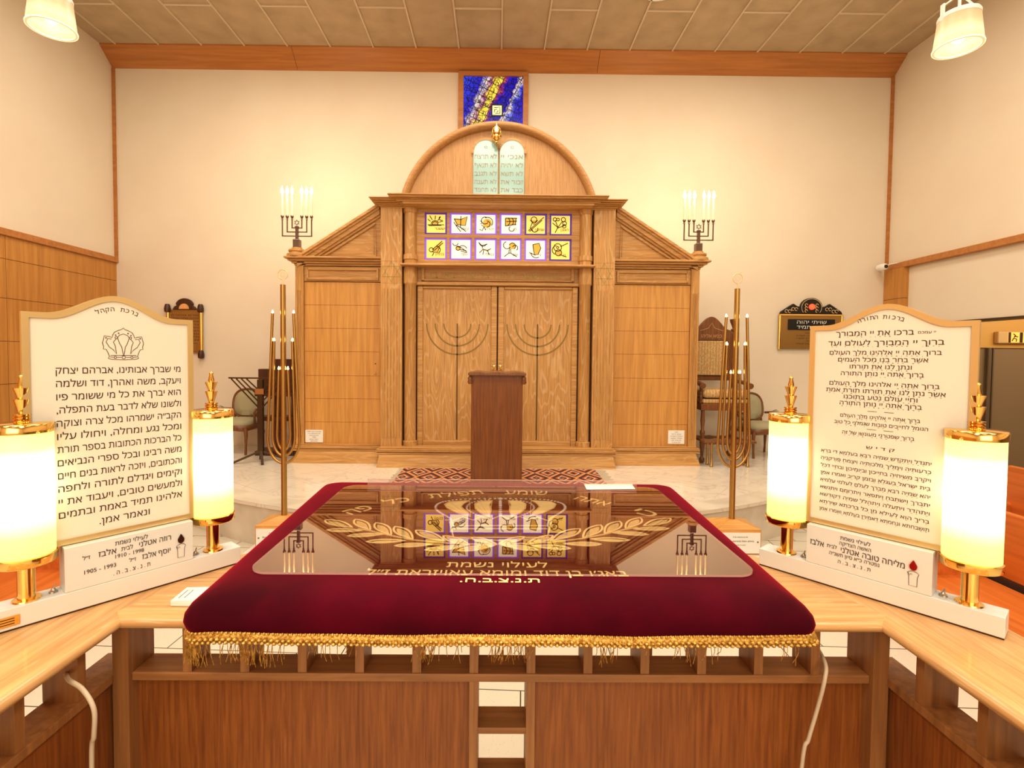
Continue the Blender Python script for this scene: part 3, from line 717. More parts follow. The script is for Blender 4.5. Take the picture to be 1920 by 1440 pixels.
# arch
Yar = Ya; zc0 = SZ(422, Yar); Ro = 190/960*Yar*.985
zcut = SZ(372, Yar)
a0 = math.degrees(math.asin((zcut-.1-zc0)/Ro))
pts = circ(0, zc0, Ro-.02, a0, 180-a0, 60)
ap = MB().xz(pts, Yar, YB-.25); apo = ap.build('arch_panel', wood('arch_veneer', (.48, .26, .10), (.62, .36, .155), 'Z', .5, cerused=.25, scale=2, cath=0), ark)
am = MB(); rings = []
prof = [(0, 0), (.02, -.06), (.05, -.075), (.085, -.06), (.1, -.03), (.11, .0), (.1, .06), (0, .06)]
for x, z in circ(0, 0, 1, a0, 180-a0, 60):
    rings.append([(x*(Ro-p[0]), Yar-.02+p[1]-.02, zc0+z*(Ro-p[0])) for p in prof])
am.loft(rings, True, True); am.build('arch_molding', wood('arch_molding_oak', (.42, .21, .07), (.58, .32, .12), 'X', .45, cerused=.2, scale=1.5, cath=0), ark)
# tablets of the law
tb = SZ(364, Yar-.1)-.12; u = Yar/960
for s in (-1, 1):
    xc = s*24.3*u; r = 22.6*u; zs_ = SZ(287, Yar)
    poly = [(xc-r, tb)] + [(xc-r, zs_)] + circ(xc, zs_, r, 180, 0, 24)[1:-1] + [(xc+r, zs_), (xc+r, tb)]
    to = MB().xz(poly, Yar-.03, Yar).build('law_tablet', M_tablet, ark)
    MB().ribbon(circ(xc, zs_, r+.012, -5 if s > 0 else 15, 165 if s > 0 else 185, 24), .035, xzfn(Yar-.036)).build('tablet_rim', M_oakx, to)
    tm = MB(); fn = xzfn(Yar-.0335)
    L = (['אנכי יי', 'לא יהיה', 'לא תשא', 'זכור את', 'כבד את'] if s > 0 else ['לא תרצח', 'לא תנאף', 'לא תגנב', 'לא תענה', 'לא תחמד'])
    for i, tline in enumerate(L): text(tm, tline, xc, SZ([295, 311, 326.5, 342, 357][i], Yar), .068, fn, width=r*1.8, bold=.012)
    star(tm, xc, SZ(278, Yar), .026, .004, fn)
    tm.build('tablet_lettering', M_tabtxt, to)
# small plaques on the wings
for s, (u0, v0, u1, v1), L in ((-1, (573, 806, 606, 829), 3), (1, (1252, 807, 1283, 832), 5)):
    A, B = WY(u0, v1, Yw), WY(u1, v0, Yw)
    pl = MB().box(A.x, B.x, Yw-.012, Yw-.001, A.z, B.z).build('donor_plaque', M_plast, ark)
    pm = MB(); n_l = 6
    for i in range(n_l):
        zz = B.z - (B.z-A.z)*(i+.8)/(n_l+.6)
        if s > 0: text(pm, ['לע״נ', 'יעקב ורחל', 'יהודה ודבורה', 'אסתר ומשה', 'לבית לוי', 'ת.נ.צ.ב.ה'][i], (A.x+B.x)/2, zz, .018, xzfn(Yw-.0135), width=(B.x-A.x)*(.2, .6, .75, .7, .6, .5)[i])
        else: text(pm, ['Offert par la famille', 'a la memoire de', 'leurs parents', '1905', 'pour leur', 'elevation'][i], (A.x+B.x)/2, zz, .016, xzfn(Yw-.0135), width=(B.x-A.x)*(.8, .7, .5, .2, .5, .4)[i], heb=False)
    pm.build('plaque_lettering', M_grey, pl)

# eternal lamp
e = WY(931, 252, Yar-.16)
el = thing('eternal_lamp', 'small gold eternal lamp hanging above the two pale green tablets', 'lamp', (e.x, e.y, e.z-.14))
pr = [(.002, 0), (.03, .02), (.025, .04), (.06, .07), (.075, .10), (.07, .115), (.06, .13), (.078, .14), (.05, .15), (.02, .15)]
MB().lathe(pr, (0, 0, 0), 20).build('bowl', M_gold, el)
fm = MB()
for i in range(6):
    a = PI*i/3; x, y = .045*math.cos(a), .045*math.sin(a)
    fm.tube([(x, y, .14), (x*1.25, y*1.25, .17), (x*1.2, y*1.2, .21), (x*.9, y*.9, .235)], .007, 8)
fm.build('prongs', M_gold, el)
MB().lathe([(.004, .15), (.02, .18), (.022, .21), (.012, .25), (.002, .30)], (0, 0, 0), 14).build('flame_glass', emis('lamp_flame_glass', (1, .85, .6), .9, (.8, .7, .5)), el)
MB().tube([(0, 0, .29), (0, .02, .31), (0, .055, .31)], .005, 8).build('bracket', M_gold, el)

# ================================================================== SILVER CANDELABRA on the wings
def candelabrum():
    c = thing('candelabrum', 'x', 'candelabrum')
    u = 7.4/960
    MB().box(-6*u, 6*u, -6*u, 6*u, 0, 15*u).build('base', M_silver, c, bevel=.006)
    po = MB().box(-2.6*u, 2.6*u, -2.6*u, 2.6*u, 15*u, 37*u).box(-3.2*u, 3.2*u, -3.2*u, 3.2*u, 36*u, 40*u).build('post', M_silver, c, bevel=.004)
    for i, (hw, zl) in enumerate(((27, 21.5), (18, 29), (9, 36.5))):
        a = MB(); t = 2.0*u
        for s in (-1, 1):
            a.box(s*2*u, s*(hw*u+t/2), -t/2, t/2, zl*u-t/2, zl*u+t/2).box(s*(hw*u-t/2), s*(hw*u+t/2), -t/2, t/2, zl*u, 51*u)
        a.build('arm', M_silver, c, bevel=.002)
    st_ = MB(); star(st_, 0, 46*u, 5.2*u, 1.1*u, xzfn(0)); so = st_.build('star_finial', M_silver, c)
    md = so.modifiers.new('s', 'SOLIDIFY'); md.thickness = .01
    for k, hw in enumerate((-27, -18, -9, 9, 18, 27)):
        sc = MB().lathe([(1.0*u, 51*u), (2.2*u, 52*u), (1.2*u, 53.5*u), (2.6*u, 56*u), (2.9*u, 58.5*u), (2.0*u, 59.5*u)], (hw*u, 0, 0), 16).build('candle_socket', M_silver, c)
        cd = MB().lathe([(1.9*u, 59*u), (1.8*u, 80*u), (1.4*u, 97*u), (.6*u, 98.5*u)], (hw*u, 0, 0), 14).build('candle', M_candle, c)
        MB().lathe([(.4*u, 97.5*u), (2.6*u, 101*u), (2.4*u, 105*u), (1.0*u, 110*u), (.1*u, 113*u)], (hw*u, 0, 0), 12).build('flame', M_flame, cd)
    return c
cA = candelabrum(); cA.location = (-XBLOCK, Yw, ZBLOCK+.002); cA['label'] = 'silver six-candle candelabrum on the left gable corner of the ark'; cA['group'] = 'silver candelabra on the ark'
cB = copy_tree(cA); cB.location = (XBLOCK, Yw, ZBLOCK+.002); cB['label'] = 'silver six-candle candelabrum on the right gable corner of the ark'

# ================================================================== FLOOR MENORAHS
def menorah():
    m = thing('floor_menorah', 'x', 'menorah')
    Y = 4.59; u = Y/960; top = WY(530, 532, Y).z; v0 = 972
    def z(v): return WZ(530, 965, .1).z + (965-v)*u*1.0
    MB().tube([(0, 0, .1), (0, 0, z(532))], .0, 14, True, [5.3*u, 4.8*u]).build('pole', M_brass, m)
    for hwb, hwt, vb, vt, vw in ((30, 19.5, 867, 585, 820), (21, 17, 853, 637, 815), (12.5, 8.5, 842, 690, 812)):
        pts = []
        for i in range(25):
            a = PI*i/24; pts.append((-hwb*u*math.cos(a), -.0, z(vw) - (vb-vw)*u*math.sin(a)))
        pts = [(-hwt*u, 0, z(vt))] + [(-(hwt+(hwb-hwt)*f)*u, 0, z(vt)+(z(vw)-z(vt))*f) for f in (.3, .6, .85)] + pts + [((hwt+(hwb-hwt)*f)*u, 0, z(vt)+(z(vw)-z(vt))*f) for f in (.85, .6, .3)] + [(hwt*u, 0, z(vt))]
        ar = MB().tube(pts, 2.5*u, 12).build('arm', M_brass, m)
        for s in (-1, 1): MB().lathe([(.4*u, -1*u), (1.9*u, 1*u), (1.6*u, 3*u), (.2*u, 6*u)], (s*hwt*u, 0, z(vt)), 10).build('bulb', M_bulb, ar)
    rg = MB(); rg.tube([(0, 0, z(532)), (.004, 0, z(527)), (0, 0, z(522))], .004, 8)
    rg.tube([(9*u*math.cos(R(a)), 0, z(513)+9*u*math.sin(R(a))) for a in range(-60, 271, 10)], .004, 8)
    star(rg, 0, z(513), 6*u, .004, xzfn(0)); rg.build('ring_ornament', M_goldframe, m)
    bx_ = MB(); h = .04
    W, D = .19, .16
    bx_.loft([[(-W, -D, .05), (W, -D, .05), (W, D, .05), (-W, D, .05)], [(-.035, -.035, .1), (.035, -.035, .1), (.035, .035, .1), (-.035, .035, .1)]], True, False)
    bx_.box(-W, W, -D, D, -.17, .05)
    b = bx_.build('wooden_base', wood('honey_base_wood', (.55, .27, .07), (.72, .38, .12), 'X', .4, cath=0), m, bevel=.004)
    pl = MB().box(-W+.012, W-.012, -D-.008, -D, -.155, .025).build('name_plate', M_plast, b)
    t = MB(); f = xzfn(-D-.010)
    text(t, 'A la memoire de', 0, -.01, .014, f, heb=False); text(t, 'leurs parents bien aimes', 0, -.045, .018, f, heb=False); text(t, 'famille et amis', 0, -.08, .012, f, heb=False)
    for s in (-1, 1): t.lathe([(.007, -D-.012), (.007, -D-.008)], (s*(W-.035), 0, -.055), 12, 'Y')
    t.build('plate_lettering', M_grey, pl)
    return m
mA = menorah(); pa = WZ(533, 965, .1); mA.location = (pa.x, pa.y, 0); mA['label'] = 'tall brass tubular menorah on wooden base left of the ark, by the green armchair'; mA['group'] = 'tall brass menorahs'
mB = copy_tree(mA); pb = WZ(1372, 972, .1); mB.location = (pb.x, pb.y, 0); mB['label'] = 'tall brass tubular menorah on wooden base right of the ark, before the throne chair'
for nm, p_, lb in (('plinth_block', pa, 'white block under the wooden base of the left tall menorah'), ('plinth_block', pb, 'white block under the wooden base of the right tall menorah')):
    tag(MB().box(-.25, .25, -.20, .20, ZF, -.18).box(-.27, .27, -.22, .22, -.18, -.171).build(nm, M_white, None, .006, loc=(p_.x, p_.y, 0)), lb, 'block', 'white blocks under menorahs')

# ================================================================== LECTERN, RUG
YL = 5.9
x0, x1 = WY(883, 800, YL).x, WY(979.5, 800, YL).x; zt = WY(931, 703, YL).z
le = thing('lectern', 'dark mahogany lectern with scalloped top standing before the ark doors', 'lectern', ((x0+x1)/2, YL, .013))
w = (x1-x0)/2
MB().box(-w, w, 0, .42, 0, zt-.012).build('body', M_maho, le, bevel=.006)
tp = MB(); N = 24; prof = []
for i in range(N+1):
    t = -1+2*i/N; prof.append((t*(w+.035), .006*math.cos(t*PI*3)))
tp.xz([(x, zt-.02) for x, _ in prof] + [(x, zt+.02+d) for x, d in prof[::-1]], -.05, .47)
tp.build('scalloped_top', M_maho2, le, bevel=.008)
for s in (-1, 1):
    MB().lathe([(.02, 0), (.032, .02), (.025, .05), (.03, .07), (.008, .10)], (s*(w+.012), 0, zt-.12), 12).build('corner_scroll', M_maho2, le)
ra, rb = WZ(745, 893, .01), WZ(760, 880, .01); rc = WZ(1138, 891, .01)
rug = thing('rug', 'red and tan geometric kilim rug lying between lectern and ark', 'rug', (0, 0, 0))
MB().box(ra.x, rc.x-.1, 5.6, 6.96, .001, .012).build('woven_field', M_rug, rug)
for s in (-1, 1):
    fg = MB()
    for i in range(70):
        y = 5.6+1.36*i/69
        if s > 0: fg.box(rc.x-.1, rc.x+random.uniform(.0, .05), y-.006, y+.006, .001, .006)
        else: fg.box(ra.x-random.uniform(.03, .08), ra.x, y-.006, y+.006, .001, .006)
    fg.build('fringe', MATS.get('cream_fringe') or mat('cream_fringe', (.6, .52, .4), .9), rug)

# ================================================================== CHAIRS
def turned(mb, x, y, z0, z1, r, n=14):
    h = z1-z0; pr = [(.8, 0), (1.1, .04), (1.2, .08), (.6, .12), (.7, .2), (1.1, .32), (1.15, .4), (.65, .5), (1.1, .55), (1.1, .6), (.65, .64), (1.0, .8), (.8, .95), (.9, 1)]
    mb.lathe([(r*a, z0+h*b) for a, b in pr], (x, y, 0), n)
ec = thing('throne_chair', 'tall carved wooden throne chair with patterned gold upholstery right of the ark', 'chair', (3.36, 7.78, 0))
for sx in (-1, 1):
    for sy in (-1, 1):
        l = MB(); turned(l, sx*.32, sy*.27, 0.0, .78, .032); l.build('leg', M_maho2, ec, loc=None)
    MB().tube([(sx*.34, .24, 1.17), (sx*.35, .0, 1.2), (sx*.35, -.22, 1.17), (sx*.35, -.33, 1.14)], .035, 12, True, [.025, .028, .036, .045]).build('armrest', M_maho2, ec)
    l = MB(); turned(l, sx*.345, -.25, .88, 1.15, .025); l.build('arm_post', M_maho2, ec)
    l = MB(); turned(l, sx*.355, .27, .88, 1.95, .034); l.lathe([(.01, 1.95), (.045, 2.0), (.02, 2.02), (.03, 2.06), (.055, 2.12), (.06, 2.16), (.005, 2.17)], (sx*.355, .27, 0), 14); l.build('back_post', M_maho2, ec)
MB().box(-.36, .36, -.31, .31, .78, .88).build('seat_frame', M_maho2, ec, bevel=.012)
MB().box(-.34, .34, -.31, .24, .88, .95).build('seat_pad', M_broc, ec, bevel=.03, seg=3)
cu = MB().box(-.33, .36, -.33, .2, .965, 1.09).build('cushion', M_broc, ec, bevel=.05, seg=4)
st2 = MB()
for y in (-.27, .27): st2.lathe([(.018, -.3), (.03, -.2), (.02, -.1), (.034, 0), (.02, .1), (.03, .2), (.018, .3)], (0, y, .3), 12, 'X')
for x in (-.32, .32): st2.tube([(x, -.27, .33), (x, .27, .33)], .02, 10)
st2.build('stretcher', M_maho2, ec)
bk = MB().xz([(-.33, 1.2), (.33, 1.2), (.33, 1.98), (.26, 2.0)] + [(.24-.24*2*t+0, 2.0+.2*math.sin(PI*t)**1.2) for t in [i/14 for i in range(1, 14)]] + [(-.26, 2.0), (-.33, 1.98)], .25, .3)
bo = bk.build('backrest', M_maho2, ec, bevel=.01)
MB().box(-.23, .23, .225, .25, 1.28, 1.82).build('back_pad', M_broc, bo, bevel=.012)
tk = MB()
for i in range(28):
    t = i/27
    for x, z in ((-.235+.47*t, 1.27), (-.235+.47*t, 1.83), (-.24, 1.27+.56*t), (.24, 1.27+.56*t)): tk.sphere((x, .247, z), .007, 6, 4)
tk.build('upholstery_nails', M_bronze, bo)
tm = MB(); text(tm, 'כסא אליהו', 0, 1.9, .055, xzfn(.2485), bold=.01); tm.ribbon([(-.18, 1.98), (-.05, 2.02), (0, 2.1), (.05, 2.02), (.18, 1.98)], .008, xzfn(.2485)); tm.build('carved_lettering', mat('carved_highlight', (.55, .33, .14), .4), bo)
fs_ = thing('footstool', 'low wooden footrest with thin brass legs in front of throne chair', 'footstool', (WY(1364, 850, 7.3).x, 7.3, 0))
MB().box(-.37, .37, -.10, .10, .34, .375).build('top', M_maho2, fs_, bevel=.01)
for sx in (-1, 1):
    for sy in (-1, 1):
        l = MB().lathe([(.022, 0), (.026, .02), (.016, .03), (.013, .2), (.016, .34)], (sx*.26, sy*.07, 0), 10).build('leg', M_brass, fs_)
def armchair(label, loc, rz):
    c = thing('armchair', label, 'armchair', loc, rz, 'green fauteuil armchairs')
    wood_ = M_maho2
    sp = [(math.copysign(abs(math.cos(a))**.7, math.cos(a))*.30, math.copysign(abs(math.sin(a))**.7, math.sin(a))*.27) for a in [2*PI*i/28 for i in range(28)]]
    MB().loft([[(x*k, y*k, z) for x, y in sp] for k, z in ((.97, .44), (1.0, .46), (.98, .50), (.85, .53), (.4, .545))], True).build('seat', M_green, c)
    MB().loft([[(x*k, y*k, z+.012*math.cos(4*math.atan2(y, x))) for x, y in sp] for k, z in ((1.0, .37), (1.03, .40), (1.03, .44), (.98, .455))], True).build('seat_rail', wood_, c)
    for sx in (-1, 1):
        for sy in (-1, 1):
            MB().tube([(sx*.26, sy*.23, .40), (sx*.28, sy*.25, .30), (sx*.265, sy*.235, .12), (sx*.27, sy*.25, .0)], .02, 10, True, [.03, .026, .016, .02]).build('leg', wood_, c)
        MB().tube([(sx*.255, .24, .66), (sx*.30, .10, .68), (sx*.31, -.04, .67), (sx*.33, -.10, .64), (sx*.31, -.06, .55), (sx*.29, -.03, .42)], .018, 10).build('armrest', wood_, c)
        MB().tube([(sx*.30, .10, .695), (sx*.31, .05, .705), (sx*.312, -.02, .693)], .026, 10, True, [.012, .03, .012]).build('arm_pad', M_green, c)
    ov = [(math.copysign(abs(math.cos(a))**.75, math.cos(a))*.225, .75+math.copysign(abs(math.sin(a))**.75, math.sin(a))*.215) for a in [2*PI*i/32 for i in range(33)]]
    def tilt(x, z, d=0): return (x, .245+(z-.55)*.18+d, z)
    MB().loft([[tilt(x*k, .75+(z-.75)*k, d) for x, z in ov[:-1]] for k, d in ((.98, .03), (1, .0), (.9, -.03), (.5, -.045))], True).build('backrest', M_green, c)
    MB().tube([tilt(x*1.05, .75+(z-.75)*1.05) for x, z in ov], .02, 10).tube([(-.2, .24, .42), tilt(-.19, .57)], .02, 8).tube([(.2, .24, .42), tilt(.19, .57)], .02, 8).build('back_frame', wood_, c)
    return c
armchair('green upholstered armchair by the wall behind the black folding rack', (-4.10, 8.10, 0), R(-4))
a2 = armchair('green upholstered armchair beside the throne chair, behind right brass menorah', (4.22, 8.15, 0), R(8))

# ================================================================== BLACK FOLDING RACK and dark stand
k0 = WZ(475, 868, 0)
rk = thing('book_rack', 'dark metal V-shaped rack on spread feet beside the ark', 'rack', (WY(489, 800, 7.35).x, 7.35, 0))
zt = WY(489, 709, 7.35).z; u = 7.35/960
MB().box(-.038, .038, -.025, .025, .1, zt-.02).build('post', M_bronze, rk)
ft = MB()
for x, y in ((-.33, -.18), (.12, -.22), (.30, .15), (-.1, .2)): ft.bar((0, 0, .16), (x, y, .012), .035, .025)
ft.build('feet', M_bronze, rk)
MB().box(-59*u, 50*u, -.012, .012, zt-.01, zt+.01).build('top_bar', M_bronze, rk)
for s in (-1, 1):
    for k in range(4):
        MB().bar((s*(54-9.5*k)*u, -.01, zt-.01), (s*.03, -.01, zt-(52-11*k)*u-.02), .018, .014).build('slant_rod', M_bronze, rk)
MB().box(-.06, .06, -.04, -.03, zt-.23, zt-.15).build('small_plaque', mat('copper_plaque', (.45, .22, .08), .4, .5), rk)
ds = thing('wooden_stand', 'dark wooden reading stand with shelves behind the black rack', 'stand', (WY(522, 800, 7.95).x, 7.95, 0))
zz = lambda v: WY(520, v, 7.95).z
MB().box(-.30, .30, -.02, .16, zz(735), zz(692)).box(-.06, .30, 0, .14, zz(692), zz(673)).build('desk_box', M_dark, ds, bevel=.008)
MB().box(-.30, .30, -.14, .16, zz(742), zz(735)).build('shelf', M_dark, ds)
MB().box(-.28, .28, -.10, .14, zz(788), zz(780)).build('shelf', M_dark, ds)
MB().box(-.07, .07, 0, .1, .06, zz(742)).box(.2, .27, 0, .1, .06, zz(742)).build('post', M_dark, ds)
MB().box(-.30, .30, -.16, .2, 0.0, .07).build('foot', M_dark, ds, bevel=.01)
pw = WY(550, 812, YB)
sk_ = MB().box(-.06, .06, -.012, 0, -.1, .1).build('wall_socket', M_plast, None, .004, loc=(pw.x, YB, pw.z)); tag(sk_, 'white double wall socket low beside the left wing of the ark', 'socket')

# ================================================================== WALL PLAQUES
A, B = WY(312, 575, YB), WY(386, 668, YB)
cxp = (A.x+B.x)/2; wq = (B.x-A.x)/2
pq = thing('memorial_plaque', 'bronze memorial plaque with gold side rods behind the left prayer board', 'plaque', (cxp, YB-.001, B.z))
MB().box(-.1, .1, -.025, 0, .10, .14).build('wall_mount', M_bronze, pq)
H = A.z-B.z
MB().box(-wq+.04, wq-.07, -.03, 0, .05, H-.05).build('panel', mat('bronze_sheet', (.40, .23, .07), .35, .6), pq)
for s in (-1, 1): MB().lathe([(.028, .05), (.028, H-.06)], (s*(wq-.05), -.035, 0), 16).build('rod', M_gold, pq)
for s in (-1, 1):
    for z in (.02, H-.04): MB().lathe([(.02, -.06), (.045, -.05), (.05, .0), (.04, .06), (.03, .08)], (s*(wq-.05), -.052, z), 14).build('corner_knob', M_dark, pq)
cr = MB().xz([(-.20, H-.05), (.20, H-.05), (.17, H-.0), (.13, H+.02)] + [(.15*math.cos(R(a)), H+.01+.13*math.sin(R(a))) for a in range(15, 166, 10)] + [(-.13, H+.02), (-.17, H)], -.05, -.0)
cr.build('carved_crest', M_dark, pq, bevel=.01)
MB().xz([(.085*math.cos(R(a)), H-.04+.09*math.sin(R(a))) for a in range(0, 181, 12)], -.056, -.05).build('crest_medallion', M_goldframe, pq)
MB().xz([(-.02, H-.02), (.02, H-.02), (0, H+.03)], -.062, -.056).build('red_jewel', M_redlit, pq)
t = MB(); LL = ['מודים אנחנו לך', 'אלהינו ואלהי אבותינו', 'צור חיינו מגן', 'ברכות והודאות', 'והקדושות לשמך', 'הגדול והקדוש', 'על שהחייתנו', 'ולעולם ועד', 'אמן סלה']
for i, s_ in enumerate(LL): text(t, s_, -.015, H-.14-.052*i, .028, xzfn(-.0315), width=wq*1.5, bold=.01)
t.ribbon([(-.12, .08), (.2, .08), (.2, .22), (-.12, .22)], .006, xzfn(-.0315), True)
t.build('plaque_lettering', M_black, pq)
A, B = WY(1458, 592, YB), WY(1576, 655, YB); H = A.z-B.z; wq = (B.x-A.x)/2
pq = thing('memorial_plaque', 'bronze plaque with black carved crest and black name panel on right wall section', 'plaque', ((A.x+B.x)/2, YB-.001, B.z))
MB().box(-.1, .1, -.025, 0, .10, .14).build('wall_mount', M_bronze, pq)
pq['label'] = 'bronze plaque with black gilt-carved crest, partly behind the right prayer board'
MB().box(-wq+.02, wq-.02, -.05, 0, 0, H).build('panel', bpy.data.materials['bronze_sheet'], pq, bevel=.006)
for s in (-1, 1): MB().lathe([(.024, -.01), (.024, H+.01)], (s*(wq-.02), -.03, 0), 14).build('rod', M_gold, pq)
MB().box(-wq+.01, wq-.01, -.06, 0, H, H+.025).build('gold_edge', M_gold, pq)
blk = mat('black_crest', (.012, .010, .009), .4)
top = [(-wq+.02, H+.025), (wq-.02, H+.025), (wq-.04, H+.07), (wq-.16, H+.15), (wq-.24, H+.20), (wq-.30, H+.16), (.19, H+.15)] + [(.18*math.cos(R(a)), H+.15+.15*math.sin(R(a))) for a in range(0, 181, 12)] + [(-.19, H+.15), (-wq+.30, H+.16), (-wq+.24, H+.20), (-wq+.16, H+.15), (-wq+.04, H+.07)]
MB().xz(top, -.05, -.0).build('carved_crest', blk, pq)
go = MB(); f = xzfn(-.052)
go.ribbon([(.17*math.cos(R(a)), H+.14+.145*math.sin(R(a))) for a in range(-35, 216, 10)], .008, f)
for s in (-1, 1):
    for k in range(4):
        cx = s*(.09+.0*k); 
        go.ribbon(circ(s*(.26+.055*k), H+.11-.018*k+.02*(k % 2), .026, 0, 300, 10), .009, f)
    for k in range(3): go.ribbon(circ(s*.09, H+.08+.05*k, .022, 0, 270, 10), .009, f)
go.build('gilt_scrolls', M_goldframe, pq)
MB().sphere((0, -.055, H+.15), .05, 12, 8).build('red_emblem', M_redlit, pq)
MB().box(-wq+.15, wq-.15, -.062, -.05, H-.24, H-.06).build('name_panel', blk, pq)
t = MB(); f = xzfn(-.064); text(t, 'שויתי יהוה', 0, H-.105, .062, f, width=.5); text(t, 'לנגדי תמיד', 0, H-.19, .062, f, width=.5); t.build('panel_lettering', M_plast, pq)
t = MB(); f = xzfn(-.0515)
for i, (s_, ww) in enumerate((('לעילוי נשמת', .2), ('אברהם ושרה תשל״ב', .5), ('יצחק בן מרים תשנ״ו', .5), ('תשנ״ז', .15), ('נפטרו בשיבה טובה', .5))): text(t, s_, 0, H-.29-.045*i, .022, f, width=ww, bold=.01)
t.build('plaque_lettering', M_black, pq)

# CCTV camera in the right corner
p = WY(1655, 501, YB-.2)
cv = thing('security_camera', 'small white dome-nosed security camera on the right corner post', 'camera', (p.x, p.y, p.z))
MB().lathe([(.02, .1), (.05, .09), (.058, .02), (.055, -.05), (.04, -.075)], (0, 0, 0), 18, 'Y').build('housing', M_plast, cv)
MB().lathe([(.03, -.074), (.028, -.085), (.01, -.088)], (0, 0, 0), 14, 'Y').build('lens', M_gap, cv)
MB().tube([(0, .08, 0), (.05, .14, -.03), (.1, .19, -.04)], .014, 8).tube([(.06, .12, .0), (.12, .0, .05), (.2, -.1, .06), (.3, -.3, .065)], .008, 6).build('mount', M_plast, cv)
# exit sign
p = WY(1900, 633, YB-.1)
ex = thing('exit_sign', 'small lit emergency exit sign on the honey plywood band at right', 'sign', (p.x, YB-.06, p.z))
MB().box(-.30, .30, -.09, 0, -.10, .10).build('housing', mat('sign_housing', (.62, .40, .18), .4), ex, bevel=.02)
MB().box(-.14, .30, -.096, -.09, -.085, .085).build('lit_panel', emis('sign_glow', (1, .42, .08), 1.2, (.4, .15, .02)), ex)
f = xzfn(-.099); t = MB()
t.box(.05, .10, -.1, -.097, -.085, .085).box(-.14, -.10, -.1, -.097, -.085, .085)
t.ribbon([(-.06, .06), (-.02, .03), (-.05, -.01), (.0, -.03), (-.01, -.07)], .02, f); t.ribbon([(-.05, .02), (.02, .01)], .016, f); t.ribbon([(-.05, -.01), (-.08, -.06)], .018, f)
t.ribbon([(.2, .06), (.2, -.05)], .03, f); t.add([f(.14, -.01), f(.26, -.01), f(.2, -.07)], [(0, 1, 2)])
t.build('pictogram', M_gap, ex)
dp = MB(); pp = WY(1855, 700, YB-.1); dp.tube([(pp.x, YB-.08, ZF), (pp.x, YB-.08, zb0)], .03, 10); dp.box(pp.x+.1, pp.x+.12, YB-.05, YB-.03, ZF, zb0)
tag(dp.build('drain_pipe', mat('pipe_brown', (.14, .09, .05), .5)), 'dark vertical pipe on the taupe wall below the exit sign', 'pipe')

# ================================================================== PENDANT LAMPS
def pendant(label, loc):
    c = thing('pendant_lamp', label, 'lamp', loc, 0, 'opal drum pendant lamps')
    sh = MB(); Rb, Rt, h = .116, .096, .185; prof = [(Rt, h), (Rb, 0), (Rb-.012, 0), (Rt-.012, h-.01)]
    sh.lathe(prof, (0, 0, 0), 40, 'Z', False).build('shade', M_pend, c)
    MB().lathe([(Rb+.002, 0), (Rb+.003, .006), (Rb-.013, .006), (Rb-.013, -.001)], (0, 0, 0), 40, 'Z', False).build('rim', emis('bright_rim', (1, .85, .5), .9), c)
    MB().sphere((0, 0, .06), .032, 16, 10).build('bulb', M_lampin, c)
    MB().lathe([(.02, h), (Rt, h+.004), (Rt+.004, h-.004), (Rt+.004, h-.022), (Rt, h-.024)], (0, 0, 0), 40).build('cap_ring', M_plast, c)
    hg = MB().tube([(0, 0, h), (0, 0, ZCEIL-loc[2])], .008, 8)
    for s in (-1, 1): hg.box(s*Rt-.004, s*Rt+.004, -.012, .012, h-.03, h+.06); hg.bar((s*Rt, 0, h+.05), (0, 0, h+.12), .008, .008)
    hg.build('stem', M_plast, c)
    return c
pL = WY(97, 45, 3.0); pRr = WY(1797, 62, 3.0)
pendant('opal glass pendant lamp over the left wainscot, bulb visible from below', (pL.x, 3.0, pL.z-.03))
pendant('opal glass pendant lamp with white cap ring hanging at the right', (pRr.x, 3.0, pRr.z-.085))
# round ceiling lights at the top edge
for x_ in (682, 1240):
    p = WY(x_, 0, 7.0)
    q = thing('ceiling_spotlight', 'recessed ceiling light at the top edge, %s of the ark axis' % ('left' if x_ < 900 else 'right'), 'ceiling light', (p.x, 7.02, ZCEIL), 0, 'recessed ceiling lights')
    MB().lathe([(.20, .02), (.22, .0), (.25, .0), (.25, .02)], (0, 0, 0), 32, 'Z', False).build('ring', M_plast, q)
    MB().lathe([(.001, .012), (.20, .012)], (0, 0, 0), 32, 'Z', False).build('diffuser', emis('spot_diffuser', (1, .93, .8), 6), q)

# ================================================================== PEWS
def pew(label, x0, y0, y1, zf=ZF, s=1, depth=.62, hb=.50):
    c = thing('pew', label, 'pew', (0, 0, 0), 0)
    zs_ = zf+.43
    MB().box(s*x0, s*(x0+depth), y0, y1, zs_-.05, zs_).build('seat', M_pew, c, bevel=.02, seg=3)
    MB().box(s*(x0+depth+.03), s*(x0+depth+.075), y0, y1, zs_+.03, zs_+hb).build('backrest', M_pew, c, bevel=.012)
    MB().box(s*(x0-.0), s*(x0+depth+.12), y1-.05, y1, zf, zs_+.16).build('end_panel', M_pew, c, bevel=.02)
    MB().box(s*(x0+.1), s*(x0+depth), y0+.1, y1-.1, zf, zs_-.05).build('plinth', M_pew, c)
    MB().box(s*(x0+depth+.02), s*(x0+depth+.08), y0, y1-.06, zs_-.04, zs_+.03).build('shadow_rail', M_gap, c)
    MB().lathe([(.05, -.05), (.07, -.02), (.07, .12), (.05, .15)], (s*(x0+.03), y1-.03, zs_+.06), 16).build('rounded_knob', M_pew, c)
    return c
